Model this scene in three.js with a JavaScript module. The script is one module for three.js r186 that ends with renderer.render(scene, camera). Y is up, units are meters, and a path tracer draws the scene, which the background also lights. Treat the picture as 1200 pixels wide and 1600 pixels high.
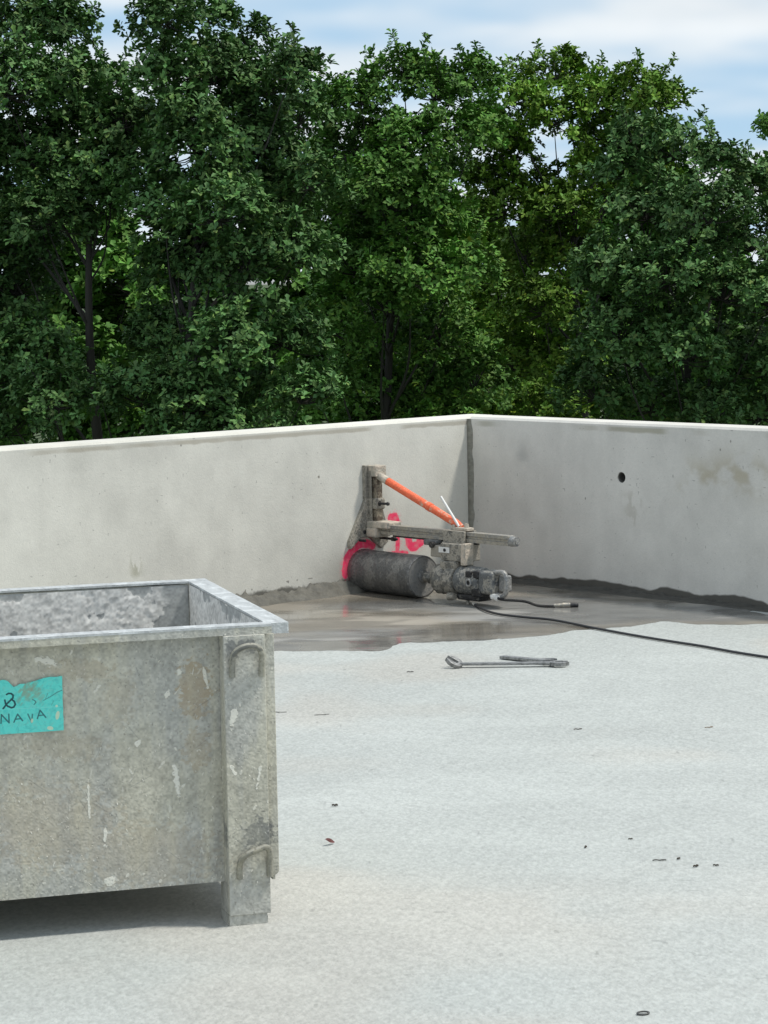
import * as THREE from 'three';
import { RoundedBoxGeometry } from 'three/addons/geometries/RoundedBoxGeometry.js';
import { mergeGeometries, mergeVertices } from 'three/addons/utils/BufferGeometryUtils.js';
import { Brush, Evaluator, SUBTRACTION } from 'three-bvh-csg';

// ------------------------------------------------------------------ camera, sky, sun, exposure
const scene = new THREE.Scene();
const camera = new THREE.PerspectiveCamera(2 * Math.atan(800 / 3925.7) * 180 / Math.PI, 0.75, 0.1, 9000);
camera.position.set(0, 1.7, 0);
camera.rotation.order = 'YXZ';
camera.rotation.set(-0.0925, 0, -0.0193);
const EXPOSURE = 1.25;

const sun = new THREE.DirectionalLight(new THREE.Color(1.0, 0.955, 0.87), 2.5);
const TO_SUN = new THREE.Vector3(0.501, 1, 0.03).normalize();
sun.position.copy(TO_SUN).multiplyScalar(60).add(new THREE.Vector3(0, 0, -12));
sun.target.position.set(0, 0, -12);
sun.castShadow = true;
sun.shadow.radius = 11;
sun.shadow.mapSize.set(4096, 4096);
Object.assign(sun.shadow.camera, { left: -22, right: 22, top: 28, bottom: -28, near: 1, far: 140 });
scene.add(sun, sun.target);

// ------------------------------------------------------------------ noise and random
function rng(seed) { let s = seed >>> 0; return () => { s = (s + 0x6D2B79F5) >>> 0; let t = s; t = Math.imul(t ^ (t >>> 15), t | 1); t ^= t + Math.imul(t ^ (t >>> 7), t | 61); return ((t ^ (t >>> 14)) >>> 0) / 4294967296; }; }
const PERM = (() => { const r = rng(77), p = new Uint16Array(1024), v = new Float32Array(512); const a = [...Array(512).keys()]; for (let i = 511; i > 0; i--) { const j = Math.floor(r() * (i + 1)); [a[i], a[j]] = [a[j], a[i]]; } for (let i = 0; i < 1024; i++) p[i] = a[i & 511]; for (let i = 0; i < 512; i++) v[i] = r(); return { p, v }; })();
function vn(x, y, k = 0) {              // value noise 0..1
  const xi = Math.floor(x), yi = Math.floor(y); let fx = x - xi, fy = y - yi;
  fx = fx * fx * (3 - 2 * fx); fy = fy * fy * (3 - 2 * fy);
  const { p, v } = PERM, a = p[(xi + k * 37) & 511], b = p[(xi + 1 + k * 37) & 511];
  const y0 = yi & 511, y1 = (yi + 1) & 511;
  const n00 = v[p[a + y0 & 1023]], n10 = v[p[b + y0 & 1023]], n01 = v[p[a + y1 & 1023]], n11 = v[p[b + y1 & 1023]];
  return n00 + (n10 - n00) * fx + (n01 - n00) * fy + (n00 - n10 - n01 + n11) * fx * fy;
}
function fbm(x, y, o = 4, k = 0) { let s = 0, a = 0.5, n = 0; for (let i = 0; i < o; i++) { s += a * vn(x, y, k + i * 3); n += a; a *= 0.5; x = x * 2.03 + 11.3; y = y * 2.03 + 5.7; } return s / n; }
const sst = (a, b, x) => { const t = Math.min(1, Math.max(0, (x - a) / (b - a))); return t * t * (3 - 2 * t); };
const clamp = (x, a = 0, b = 1) => Math.min(b, Math.max(a, x));
const lerp = (a, b, t) => a + (b - a) * t;
const SRGB = (() => { const t = new Uint8Array(4097); for (let i = 0; i <= 4096; i++) { const c = i / 4096; t[i] = Math.round(255 * (c <= 0.0031308 ? 12.92 * c : 1.055 * c ** (1 / 2.4) - 0.055)); } return t; })();

// ------------------------------------------------------------------ the sky: thin broken cloud over pale blue
{
  const W = 2048, H = 1024, d = new Float32Array(W * H * 4);
  for (let j = 0; j < H; j++) {
    const el = ((j + 0.5) / H - 0.5) * Math.PI;                // row 0 is straight down
    const up = Math.max(0, Math.sin(el));
    for (let i = 0; i < W; i++) {
      const az = ((i + 0.5) / W) * Math.PI * 2;
      const i4 = (j * W + i) * 4;
      let c;
      if (el < -0.01) c = [0.2, 0.21, 0.19];
      else {
        const q = 1 / (up + 0.045), cx = Math.cos(az) * Math.cos(el) * q, cz = Math.sin(az) * Math.cos(el) * q;
        const n = fbm(cx * 1.15 + 3.2, cz * 1.15 + 8.1, 5, 2), n2 = fbm(cx * 3.1, cz * 3.1, 4, 9);
        const cov = sst(0.30, 0.66, n * 0.74 + n2 * 0.26);
        const h = Math.pow(1 - up, 3);
        const blue = [lerp(0.27, 0.385, h), lerp(0.42, 0.555, h), lerp(0.62, 0.70, h)];
        const wv = 0.66 + 0.14 * n2;
        const white = [wv * 0.96, wv * 1.0, wv * 1.02];
        c = blue.map((b, k) => lerp(b, white[k], cov * 0.9));
      }
      d[i4] = c[0]; d[i4 + 1] = c[1]; d[i4 + 2] = c[2]; d[i4 + 3] = 1;
    }
  }
  const sky = new THREE.DataTexture(d, W, H, THREE.RGBAFormat, THREE.FloatType);
  sky.mapping = THREE.EquirectangularReflectionMapping; sky.magFilter = THREE.LinearFilter; sky.minFilter = THREE.LinearFilter; sky.needsUpdate = true;
  scene.background = sky; scene.environment = sky; scene.backgroundIntensity = 1; scene.environmentIntensity = 1;
}

// ------------------------------------------------------------------ helpers
function colorTex(w, h, fn, wrap = THREE.MirroredRepeatWrapping) {   // fn(s, t, out) -> linear rgb, s and t 0..1
  const d = new Uint8Array(w * h * 4), o = [0, 0, 0];
  for (let j = 0; j < h; j++) for (let i = 0; i < w; i++) {
    fn((i + 0.5) / w, (j + 0.5) / h, o, i, j); const k = (j * w + i) * 4;
    d[k] = SRGB[clamp(o[0]) * 4096 | 0]; d[k + 1] = SRGB[clamp(o[1]) * 4096 | 0]; d[k + 2] = SRGB[clamp(o[2]) * 4096 | 0]; d[k + 3] = 255;
  }
  const t = new THREE.DataTexture(d, w, h); t.colorSpace = THREE.SRGBColorSpace; return finish(t, wrap);
}
function greyTex(w, h, fn, wrap = THREE.MirroredRepeatWrapping) {
  const d = new Uint8Array(w * h * 4);
  for (let j = 0; j < h; j++) for (let i = 0; i < w; i++) { const v = clamp(fn((i + 0.5) / w, (j + 0.5) / h, i, j)) * 255, k = (j * w + i) * 4; d[k] = d[k + 1] = d[k + 2] = v; d[k + 3] = 255; }
  return finish(new THREE.DataTexture(d, w, h), wrap);
}
function finish(t, wrap) { t.wrapS = t.wrapT = wrap; t.magFilter = THREE.LinearFilter; t.minFilter = THREE.LinearMipmapLinearFilter; t.generateMipmaps = true; t.anisotropy = 8; t.needsUpdate = true; return t; }
function sized(t, sx, sy = sx) { const c = t.clone(); c.repeat.set(1 / sx, 1 / sy); c.needsUpdate = true; return c; }  // uv in metres
function boxUV(g) {                                            // uv in metres, by the way each face points
  g = g.index ? g.toNonIndexed() : g; const p = g.attributes.position, uv = new Float32Array(p.count * 2);
  const a = new THREE.Vector3(), b = new THREE.Vector3(), c = new THREE.Vector3();
  for (let i = 0; i < p.count; i += 3) {
    a.fromBufferAttribute(p, i); b.fromBufferAttribute(p, i + 1); c.fromBufferAttribute(p, i + 2);
    const n = b.clone().sub(a).cross(c.clone().sub(a)), ax = Math.abs(n.x), ay = Math.abs(n.y), az = Math.abs(n.z);
    [a, b, c].forEach((v, k) => { const o = (i + k) * 2; if (az >= ax && az >= ay) { uv[o] = v.x; uv[o + 1] = v.y; } else if (ax >= ay) { uv[o] = v.z; uv[o + 1] = v.y; } else { uv[o] = v.x; uv[o + 1] = v.z; } });
  }
  g.setAttribute('uv', new THREE.BufferAttribute(uv, 2)); if (!g.attributes.normal) g.computeVertexNormals(); return g;
}
const strip = (g) => { for (const k of Object.keys(g.attributes)) if (!['position', 'normal', 'uv'].includes(k)) g.deleteAttribute(k); return g; };
const join = (...gs) => mergeGeometries(gs.flat().map((g) => strip(g.index ? g.toNonIndexed() : g)));
function box(x0, x1, y0, y1, z0, z1, r = 0.003) {
  const w = Math.abs(x1 - x0), h = Math.abs(y1 - y0), d = Math.abs(z1 - z0);
  const g = r > 0 ? new RoundedBoxGeometry(w, h, d, 2, Math.min(r, w / 2.1, h / 2.1, d / 2.1)) : new THREE.BoxGeometry(w, h, d);
  return g.translate((x0 + x1) / 2, (y0 + y1) / 2, (z0 + z1) / 2);
}
function rod(a, b, r0, r1 = r0, seg = 14) {
  const A = new THREE.Vector3(...a), B = new THREE.Vector3(...b), d = B.clone().sub(A);
  const g = new THREE.CylinderGeometry(r1, r0, d.length(), seg, 1);
  g.applyQuaternion(new THREE.Quaternion().setFromUnitVectors(new THREE.Vector3(0, 1, 0), d.normalize()));
  return g.translate((A.x + B.x) / 2, (A.y + B.y) / 2, (A.z + B.z) / 2);
}
function latheX(prof, cy, cz, seg = 40) {                     // prof: [x, r] along +x
  const g = new THREE.LatheGeometry(prof.map(([x, r]) => new THREE.Vector2(Math.max(r, 0.0001), x)), seg);
  g.rotateZ(-Math.PI / 2); return g.translate(0, cy, cz);
}
function tube(pts, r, seg = 40, rad = 8) { return new THREE.TubeGeometry(new THREE.CatmullRomCurve3(pts.map((p) => new THREE.Vector3(...p))), seg, r, rad, false); }
const names = {};
function numbered(n) { const k = names[n] = (names[n] ?? -1) + 1; return k ? `${n}_${String(k).padStart(3, '0')}` : n; }
function mesh(name, g, m, parent = scene) { const o = new THREE.Mesh(g, m); o.name = parent === scene ? numbered(name) : name; parent.add(o); return o; }
function thing(name, label, category, pos = [0, 0, 0], turn = 0, group) { const o = new THREE.Group(); o.name = numbered(name); o.position.set(...pos); o.rotation.y = turn; o.userData = { label, category }; if (group) o.userData.group = group; scene.add(o); return o; }
function tag(o, label, category, group) { Object.assign(o.userData, { label, category }); if (group) o.userData.group = group; return o; }
const std = (o) => new THREE.MeshStandardMaterial(o);
const lin = (r, g, b) => new THREE.Color().setRGB(r, g, b);

// frame of the wall corner: L runs along the long wall towards the camera, R along the other wall
const TH = 0.8521, CX = 0.4862, CZ = -14.1912;
const Lx = -Math.sin(TH), Lz = Math.cos(TH), Rx = Math.cos(TH), Rz = Math.sin(TH);
const W3 = (u, y, n) => [CX + Lx * u + Rx * n, y, CZ + Lz * u + Rz * n];   // u along L, n along R
const WALL_H = 0.916;

// ------------------------------------------------------------------ ground and deck
const ground = mesh('ground', new THREE.PlaneGeometry(9000, 9000).rotateX(-Math.PI / 2).translate(0, -4.5, -100), std({ color: lin(0.05, 0.075, 0.025), roughness: 1 }));
ground.userData.kind = 'structure';

const FX0 = -3, FX1 = 3, FZ0 = -15, FZ1 = -5;               // patch of floor that the texture covers
const floorMap = colorTex(2048, 1400, (s, t, o, i, j) => {
  const x = lerp(FX0, FX1, s), z = lerp(FZ0, FZ1, t);
  const big = fbm(x * 0.55, z * 0.55, 3, 1), mid = fbm(x * 3.1, z * 2.2, 3, 5), trow = fbm(x * 2.2 + big * 2, z * 3.4 + big, 5, 8);
  const g1 = vn(x * 105, z * 62, 3), g2 = vn(x * 210, z * 105, 6), g3 = vn(x * 45, z * 26, 12);
  let v = 0.415 + (big - 0.5) * 0.07 + (mid - 0.5) * 0.03 + (g1 - 0.5) * 0.085 + (g2 - 0.5) * 0.10 + (g3 - 0.5) * 0.012;
  v += 0.028 * sst(0.46, 0.76, trow);                         // pale laitance
  const warm = sst(0.5, 0.7, fbm(x * 0.9 + 7, z * 0.9 + 3, 3, 14));
  if (vn(x * 60, z * 60, 20) > 0.93 && g1 > 0.6) v *= 0.86;  // sand flecks
  if (vn(x * 33, z * 33, 22) > 0.972) v *= 0.8;
  o[0] = v * lerp(0.955, 0.99, warm); o[1] = v * lerp(1.0, 0.985, warm); o[2] = v * lerp(0.955, 0.91, warm);
});
const floorBump = greyTex(1024, 1024, (s, t) => 0.5 + (vn(s * 300, t * 300, 4) - 0.5) * 0.5 + (vn(s * 700, t * 700, 7) - 0.5) * 0.4 + (fbm(s * 40, t * 40, 3, 9) - 0.5) * 0.5);
{
  const sh = [[-0.2, -0.2], [18, -0.2], [18, 16], [-0.2, 16]].map(([u, n]) => W3(u, 0, n));
  const shape = new THREE.Shape(sh.map((p) => new THREE.Vector2(p[0], -p[2])));
  const g = new THREE.ExtrudeGeometry(shape, { depth: 4.6, bevelEnabled: false }); g.rotateX(-Math.PI / 2); g.translate(0, -4.6, 0);
  const p = g.attributes.position, uv = new Float32Array(p.count * 2);
  for (let i = 0; i < p.count; i++) { uv[i * 2] = (p.getX(i) - FX0) / (FX1 - FX0); uv[i * 2 + 1] = (p.getZ(i) - FZ0) / (FZ1 - FZ0); }
  g.setAttribute('uv', new THREE.BufferAttribute(uv, 2));
  const bt = floorBump.clone(); bt.repeat.set(5, 8); bt.needsUpdate = true;
  const deck = mesh('concrete_deck', g, std({ map: floorMap, bumpMap: bt, bumpScale: 0.0016, roughness: 0.86 }));
  deck.userData.kind = 'structure'; deck.userData.label = 'pale trowelled concrete deck floor with dusty white patches';
}

// ------------------------------------------------------------------ parapet walls
const seg2 = (x, y, ax, ay, bx, by) => { const dx = bx - ax, dy = by - ay, t = clamp(((x - ax) * dx + (y - ay) * dy) / (dx * dx + dy * dy)); return Math.hypot(x - ax - dx * t, y - ay - dy * t); };
const poly = (x, y, pts) => { let d = 9; for (let i = 1; i < pts.length; i++) d = Math.min(d, seg2(x, y, ...pts[i - 1], ...pts[i])); return d; };
const ARC = [...Array(12).keys()].map((k) => { const a = (-8 + k * 11.5) * Math.PI / 180; return [0.80 + Math.cos(a) * 0.135, 0.122 + Math.sin(a) * 0.137]; });
const MARKS = [[ARC, 0.025], [[[0.60, 0.388], [0.575, 0.397], [0.556, 0.385], [0.548, 0.36], [0.55, 0.29], [0.553, 0.19]], 0.017], [[[0.61, 0.182], [0.56, 0.188], [0.49, 0.178]], 0.018], [[[0.472, 0.285], [0.468, 0.235], [0.445, 0.212], [0.41, 0.214], [0.375, 0.235], [0.335, 0.265]], 0.025], [[[0.38, 0.25], [0.34, 0.268]], 0.031], [[[0.597, 0.385], [0.57, 0.39]], 0.025]];
const wallBase = (x, y, k) => {                              // x along the wall, metres
  const a = fbm(x * 1.7 + k, y * 1.9, 4, k), b = fbm(x * 9, y * 7, 3, k + 4), st = fbm(x * 16, y * 0.9, 3, k + 8), g = vn(x * 130, y * 130, k + 2), g2 = vn(x * 300, y * 300, k + 5);
  return 1 + (a - 0.5) * 0.30 + (b - 0.5) * 0.19 + (st - 0.5) * 0.07 + (g - 0.5) * 0.06 + (g2 - 0.5) * 0.06;
};
const longWallMap = colorTex(2048, 512, (s, t, o) => {
  const x = s * 4, y = t * 0.93;
  const v = 0.61 * wallBase(x, y, 1);
  let r = v * 1.02, g = v * 0.99, b = v * 0.885;
  const mix = (R, G, B, m) => { r = lerp(r, R, m); g = lerp(g, G, m); b = lerp(b, B, m); };
  const ragged = fbm(x * 14, y * 14, 3, 30), fine = vn(x * 90, y * 90, 33);
  mix(0.33, 0.29, 0.22, 0.6 * sst(0.868, 0.878, y - 0.012 * (ragged - 0.5)) * (1 - sst(0.889, 0.9, y)) * sst(0.3, 0.55, fbm(x * 3, 2, 3, 40)));   // form line under the top edge
  if (fine > 0.955 && vn(x * 25, y * 25, 34) > 0.6) mix(0.2, 0.19, 0.17, 0.5);        // pin holes
  const h = (0.045 + 0.07 * fbm(x * 5, 1, 3, 36)) * (1 - sst(1.35, 1.75, x) * 0.55) + 0.03 * (ragged - 0.5);
  mix(0.105, 0.098, 0.08, 0.92 * (1 - sst(h - 0.012, h + 0.004 + 0.012 * fine, y)));  // slurry splash at the foot
  const spl = vn(x * 48, y * 48, 37); if (spl > 0.9 && y < h + 0.05) mix(0.15, 0.14, 0.12, 0.7);
  const dr = Math.exp(-(((x - 0.86) / 0.2) ** 2)) * (1 - sst(0.10, 0.26, y + 0.12 * (fbm(x * 12, y * 3, 3, 41) - 0.5))); mix(0.20, 0.185, 0.155, 0.55 * clamp(dr * 1.2));   // wet round the bore
  mix(0.30, 0.29, 0.2, 0.6 * sst(0.5, 0.62, fbm(x * 45, y * 16, 3, 43)) * Math.exp(-(((x - 2.325) / 0.035) ** 2)) * sst(0.20, 0.24, y) * (1 - sst(0.3, 0.36, y)));   // small run-down stain
  const dh = Math.hypot((x - 1.107), (y - 0.648)); mix(0.13, 0.12, 0.09, 0.9 * (1 - sst(0.004, 0.011, dh + 0.006 * (fine - 0.5))));
  const dh2 = Math.hypot((x - 2.02), (y - 0.87)); mix(0.2, 0.19, 0.16, 0.8 * (1 - sst(0.003, 0.008, dh2)));
  let p = 0; if (x < 1 && x > 0.28 && y < 0.45) for (const [pts, w] of MARKS) { const d = poly(x, y, pts) + 0.010 * (fbm(x * 40, y * 40, 2, 45) - 0.5); p = Math.max(p, 1 - sst(w - 0.005, w + 0.003, d), 0.45 * (1 - sst(w * 0.8, w + 0.028, d)) * sst(0.45, 0.75, vn(x * 210, y * 210, 48))); }
  mix(0.95, 0.05, 0.14, p * clamp(0.92 + 0.45 * (fbm(x * 60, y * 60, 2, 47) - 0.5)));   // sprayed marks
  o[0] = r; o[1] = g; o[2] = b;
});
const shortWallMap = colorTex(2048, 512, (s, t, o) => {
  const x = s * 4, y = t * 0.93;
  const v = 0.60 * wallBase(x + 20, y, 3);
  let r = v * 1.02, g = v * 0.985, b = v * 0.90;
  const mix = (R, G, B, m) => { r = lerp(r, R, m); g = lerp(g, G, m); b = lerp(b, B, m); };
  const ragged = fbm(x * 14, y * 14, 3, 30), fine = vn(x * 90, y * 90, 33);
  mix(0.27, 0.25, 0.16, 0.6 * sst(0.86, 0.875, y - 0.012 * (ragged - 0.5)) * (1 - sst(0.889, 0.9, y)) * sst(0.35, 0.6, fbm(x * 3, 7, 3, 40)));
  if (fine > 0.95 && vn(x * 25, y * 25, 34) > 0.55) mix(0.17, 0.16, 0.14, 0.5);
  mix(0.37, 0.32, 0.21, 0.62 * sst(0.36, 0.66, fbm(x * 9, y * 12, 5, 51)) * sst(1.55, 1.85, x + 0.2 * ragged) * Math.exp(-(((y - 0.66 + 0.1 * (fbm(x * 3, 1, 2, 57) - 0.5)) / 0.09) ** 2)));   // ochre stain
  mix(0.34, 0.34, 0.32, 0.5 * Math.exp(-(((x - 0.42) / 0.05) ** 2) - (((y - 0.71) / 0.06) ** 2)) * sst(0.35, 0.6, ragged));
  mix(0.4, 0.37, 0.3, 0.4 * sst(0.45, 0.65, fbm(x * 30, y * 20, 3, 52)) * Math.exp(-(((x - 1.25) / 0.08) ** 2)) * sst(0.35, 0.4, y) * (1 - sst(0.52, 0.58, y)));
  for (const [hx, hy] of [[1.93, 0.845], [1.86, 0.80], [0.9, 0.5]]) mix(0.15, 0.14, 0.12, 0.8 * (1 - sst(0.002, 0.006, Math.hypot(x - hx, (y - hy) * 0.6))));
  const h = 0.026 + 0.045 * fbm(x * 6, 4, 3, 55) + 0.012 * (ragged - 0.5) - 0.03 * sst(2.0, 2.3, x);
  mix(0.06, 0.056, 0.045, 0.93 * (1 - sst(h - 0.006, h + 0.006, y)));
  o[0] = r; o[1] = g; o[2] = b;
});
const wallBump = greyTex(1024, 1024, (s, t) => 0.5 + (vn(s * 260, t * 260, 14) - 0.5) * 0.35 + (fbm(s * 24, t * 24, 4, 19) - 0.5) * 0.7);
function wallPanel(len, hole) {                             // local x along, face at z = 0, thickness towards -z
  const c = 0.012, T = 0.2, prof = new THREE.Shape([[0, 0], [0, WALL_H - c], [-c, WALL_H], [-T + c, WALL_H], [-T, WALL_H - c], [-T, 0]].map(([a, b]) => new THREE.Vector2(a, b)));
  let g = new THREE.ExtrudeGeometry(prof, { depth: len, steps: 1, bevelEnabled: false });
  // (a, b, depth) -> (x = depth, y = b, z = a)
  const p = g.attributes.position; for (let i = 0; i < p.count; i++) p.setXYZ(i, p.getZ(i), p.getY(i), p.getX(i));
  const q = g.index ? g.toNonIndexed() : g; const P = q.attributes.position;   // mirror flipped the winding
  for (let i = 0; i < P.count; i += 3) for (const k of ['x', 'y', 'z']) { const G = `get${k.toUpperCase()}`, S = `set${k.toUpperCase()}`, a = P[G](i + 1); P[S](i + 1, P[G](i + 2)); P[S](i + 2, a); }
  g = q; g.computeVertexNormals();
  if (hole) {
    const A = new Brush(g), B = new Brush(new THREE.CylinderGeometry(hole[2], hole[2], 0.16, 26).rotateX(Math.PI / 2).translate(hole[0], hole[1], 0));
    A.updateMatrixWorld(); B.updateMatrixWorld();
    const e = new Evaluator(); e.attributes = ['position', 'normal']; if (g.attributes.uv) g.deleteAttribute('uv'); B.geometry.deleteAttribute('uv');
    g = strip(e.evaluate(A, B, SUBTRACTION).geometry.clone()); g.clearGroups();
  }
  const pp = g.attributes.position, uv = new Float32Array(pp.count * 2);
  for (let i = 0; i < pp.count; i++) { uv[i * 2] = pp.getX(i); uv[i * 2 + 1] = Math.min(0.925, pp.getY(i) - 0.6 * pp.getZ(i) * 0); }
  g.setAttribute('uv', new THREE.BufferAttribute(uv, 2)); return g;
}
const wallMat = (m) => std({ map: sized(m, 4, 0.93), bumpMap: sized(wallBump, 1.1), bumpScale: 0.0011, roughness: 0.88 });
const mudMap = colorTex(512, 512, (s, t, o) => { const n = fbm(s * 14, t * 14, 4, 60), f = vn(s * 90, t * 90, 61); const v = 0.045 + 0.075 * n + 0.025 * f; o[0] = v * 1.05; o[1] = v; o[2] = v * 0.83; });
const jointMat = std({ map: colorTex(256, 512, (s, t, o) => { const n = fbm(s * 8, t * 30, 4, 67), v = 0.15 + 0.16 * n; o[0] = v * 1.03; o[1] = v; o[2] = v * 0.84; }), roughness: 0.95 });
{
  // the long wall: local x along L; the room is on the +R side
  const a = thing('parapet_wall', 'long sunlit pale concrete parapet wall with pink spray marks and drill mounted on it', 'wall', W3(-0.2, 0, 0), 0);
  // local frame x = L, y = up, z = L x up = -R ... so the panel is built mirrored along its length
  a.rotation.y = Math.atan2(-Lz, Lx) + Math.PI;              // local x = -L, local z = R
  const g = wallPanel(17.8); g.translate(-17.8, 0, 0);
  const uv = g.attributes.uv, p = g.attributes.position; for (let i = 0; i < uv.count; i++) uv.setX(i, -p.getX(i) - 0.2);
  mesh('wall_panel', g, wallMat(longWallMap), a);
}
{
  const b = thing('parapet_wall', 'shaded grey concrete parapet wall with a round anchor hole and ochre stain', 'wall', W3(0, 0, 0.014), 0);
  b.rotation.y = Math.atan2(-Rz, Rx);                        // local x = R, local z = L
  mesh('wall_panel', wallPanel(13.5, [1.168, 0.626, 0.029]), wallMat(shortWallMap), b);
  { const dk = std({ color: lin(0.03, 0.03, 0.032), roughness: 0.55 }), sl = new THREE.CylinderGeometry(0.0285, 0.0285, 0.07, 26, 1, true); const r2 = new THREE.CylinderGeometry(0.024, 0.024, 0.07, 26, 1, true); const ri = new THREE.RingGeometry(0.024, 0.0285, 26);
    sl.rotateX(Math.PI / 2).translate(1.168, 0.626, -0.041); r2.rotateX(Math.PI / 2).translate(1.168, 0.626, -0.041); ri.translate(1.168, 0.626, -0.006);
    const sv = mesh('anchor_sleeve', join(sl, r2, ri), std({ color: lin(0.09, 0.088, 0.08), roughness: 0.8 }), b); mesh('hole_shade_disc', new THREE.CylinderGeometry(0.0238, 0.0238, 0.006, 22).rotateX(Math.PI / 2).translate(1.168, 0.626, -0.07), dk, sv); }  // lined hole; the dark disc at its back is added as painted shade
  // ragged mortar bead in the corner joint
  const N = 46, pos = [], uv = [], idx = [];
  for (let i = 0; i <= N; i++) {
    const y = 0.0 + (WALL_H - 0.012) * i / N, w = 0.004 + 0.026 * fbm(i * 0.33, 3, 3, 65), d = 0.004 + 0.006 * vn(i * 0.8, 2, 66);
    [[-0.0138, 0.0005], [-0.0138, 0.012], [w * 0.5, d + 0.003], [w, 0.002], [w + 0.002, -0.004]].forEach(([x, z], k) => { pos.push(x, y, z); uv.push(x * 6, y * 3); if (i && k) { const q = i * 5 + k; idx.push(q - 6, q - 5, q - 1, q - 5, q, q - 1); } });
  }
  const g = new THREE.BufferGeometry(); g.setAttribute('position', new THREE.Float32BufferAttribute(pos, 3)); g.setAttribute('uv', new THREE.Float32BufferAttribute(uv, 2)); g.setIndex(idx); g.computeVertexNormals();
  mesh('mortar_joint', g, jointMat, b);
}

// ------------------------------------------------------------------ puddle of slurry and the mud along the foot of the walls
{
  const raw = [[0.004, 0.004], [0.004, 0.9], [0.004, 1.7], [0.03, 2.06], [0.10, 2.11], [0.135, 2.2], [0.15, 2.36], [0.19, 2.42], [0.22, 2.30], [0.25, 2.36], [0.30, 2.62], [0.36, 2.50], [0.464, 2.393], [0.566, 2.261], [0.587, 2.13], [0.645, 2.031], [0.82, 2.02], [1.033, 1.974], [1.186, 1.931], [1.384, 1.934], [1.55, 1.87], [1.684, 1.814], [1.928, 1.63], [2.06, 1.63], [2.19, 1.701], [2.327, 1.545], [2.518, 1.358], [2.72, 1.1], [2.78, 0.75], [2.5, 0.3], [2.1, 0.05], [1.9, 0.004]];
  const straight = new Set([0, 1, 31]), SIDE = (() => { let a = 0; raw.forEach((p, i) => { const q = raw[(i + 1) % raw.length]; a += p[0] * q[1] - q[0] * p[1]; }); return a > 0 ? 1 : -1; })();
  const pts = [];
  for (let i = 0; i < raw.length; i++) {
    const a = raw[i], b = raw[(i + 1) % raw.length], len = Math.hypot(a[0] - b[0], a[1] - b[1]), n = Math.max(1, Math.round(len / 0.03));
    const z = raw[(i - 1 + raw.length) % raw.length], c = raw[(i + 2) % raw.length];
    for (let k = 0; k < n; k++) {
      const t = k / n; let q;
      if (straight.has(i)) q = [lerp(a[0], b[0], t), lerp(a[1], b[1], t)];
      else {
        q = [0, 1].map((e) => 0.5 * (2 * a[e] + (b[e] - z[e]) * t + (2 * z[e] - 5 * a[e] + 4 * b[e] - c[e]) * t * t + (3 * a[e] - z[e] - 3 * b[e] + c[e]) * t * t * t));
        const w = 0.05 * (fbm(q[0] * 7, q[1] * 7, 3, 70) - 0.5) + 0.03 * (vn(q[0] * 26, q[1] * 26, 71) - 0.5);
        if (i > 3 && i < 29) { q[0] += w; q[1] += w; }
      }
      pts.push(q);
    }
  }
  const world = pts.map(([u, n]) => W3(u, 0, n)).map((p) => new THREE.Vector2(p[0], -p[2]));
  const top = new THREE.ShapeGeometry(new THREE.Shape(world)); top.rotateX(-Math.PI / 2); top.translate(0, 0.003, 0); top.deleteAttribute('uv');
  const sp = [], si = [], M = pts.length;                     // the film thins out to nothing at its edge
  pts.forEach(([u, n], i) => { const a = pts[(i - 1 + M) % M], b = pts[(i + 1) % M], dx = b[0] - a[0], dy = b[1] - a[1], l = Math.hypot(dx, dy) || 1, w = u < 0.01 || n < 0.01 ? 0 : 0.02 + 0.012 * vn(i * 0.4, 3, 69); sp.push(...W3(u, 0.003, n), ...W3(u + dy / l * w * SIDE, 0.0006, n - dx / l * w * SIDE)); const j = (i + 1) % M; si.push(i * 2, j * 2, i * 2 + 1, j * 2, j * 2 + 1, i * 2 + 1); });
  const skirt = new THREE.BufferGeometry(); skirt.setAttribute('position', new THREE.Float32BufferAttribute(sp, 3)); skirt.setIndex(si); const sk = skirt.toNonIndexed(); sk.setAttribute('normal', new THREE.Float32BufferAttribute([...Array(sk.attributes.position.count)].flatMap(() => [0, 1, 0]), 3));
  const g = join(top, sk);
  const p = g.attributes.position, uv = new Float32Array(p.count * 2);
  for (let i = 0; i < p.count; i++) { uv[i * 2] = (p.getX(i) + 1.2) / 4; uv[i * 2 + 1] = (p.getZ(i) + 14.6) / 4; }
  g.setAttribute('uv', new THREE.BufferAttribute(uv, 2));
  const map = colorTex(1024, 1024, (s, t, o) => {
    const x = s * 4 - 1.2, z = t * 4 - 14.6, n = fbm(x * 1.4, z * 3.2, 4, 72), m = fbm(x * 5, z * 9, 4, 73), f = vn(x * 120, z * 120, 74);
    const v = 0.165 + 0.10 * (n - 0.5) + 0.10 * (m - 0.5) + 0.02 * f + 0.10 * sst(0.6, 0.72, fbm(x * 2.4, z * 6, 4, 76)), w = sst(0.4, 0.65, fbm(x * 1.1, z * 2, 3, 75));
    o[0] = v * lerp(1.0, 1.08, w); o[1] = v * lerp(0.98, 0.97, w); o[2] = v * lerp(0.92, 0.80, w);
  });
  const rough = greyTex(512, 512, (s, t) => 0.10 + 0.5 * sst(0.42, 0.7, fbm(s * 7, t * 13, 4, 78)));
  const bump = greyTex(512, 512, (s, t) => fbm(s * 26, t * 26, 4, 79));
  mesh('puddle', g, std({ map, roughnessMap: rough, roughness: 1, bumpMap: bump, bumpScale: 0.002 })).userData.kind = 'structure';
}
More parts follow.
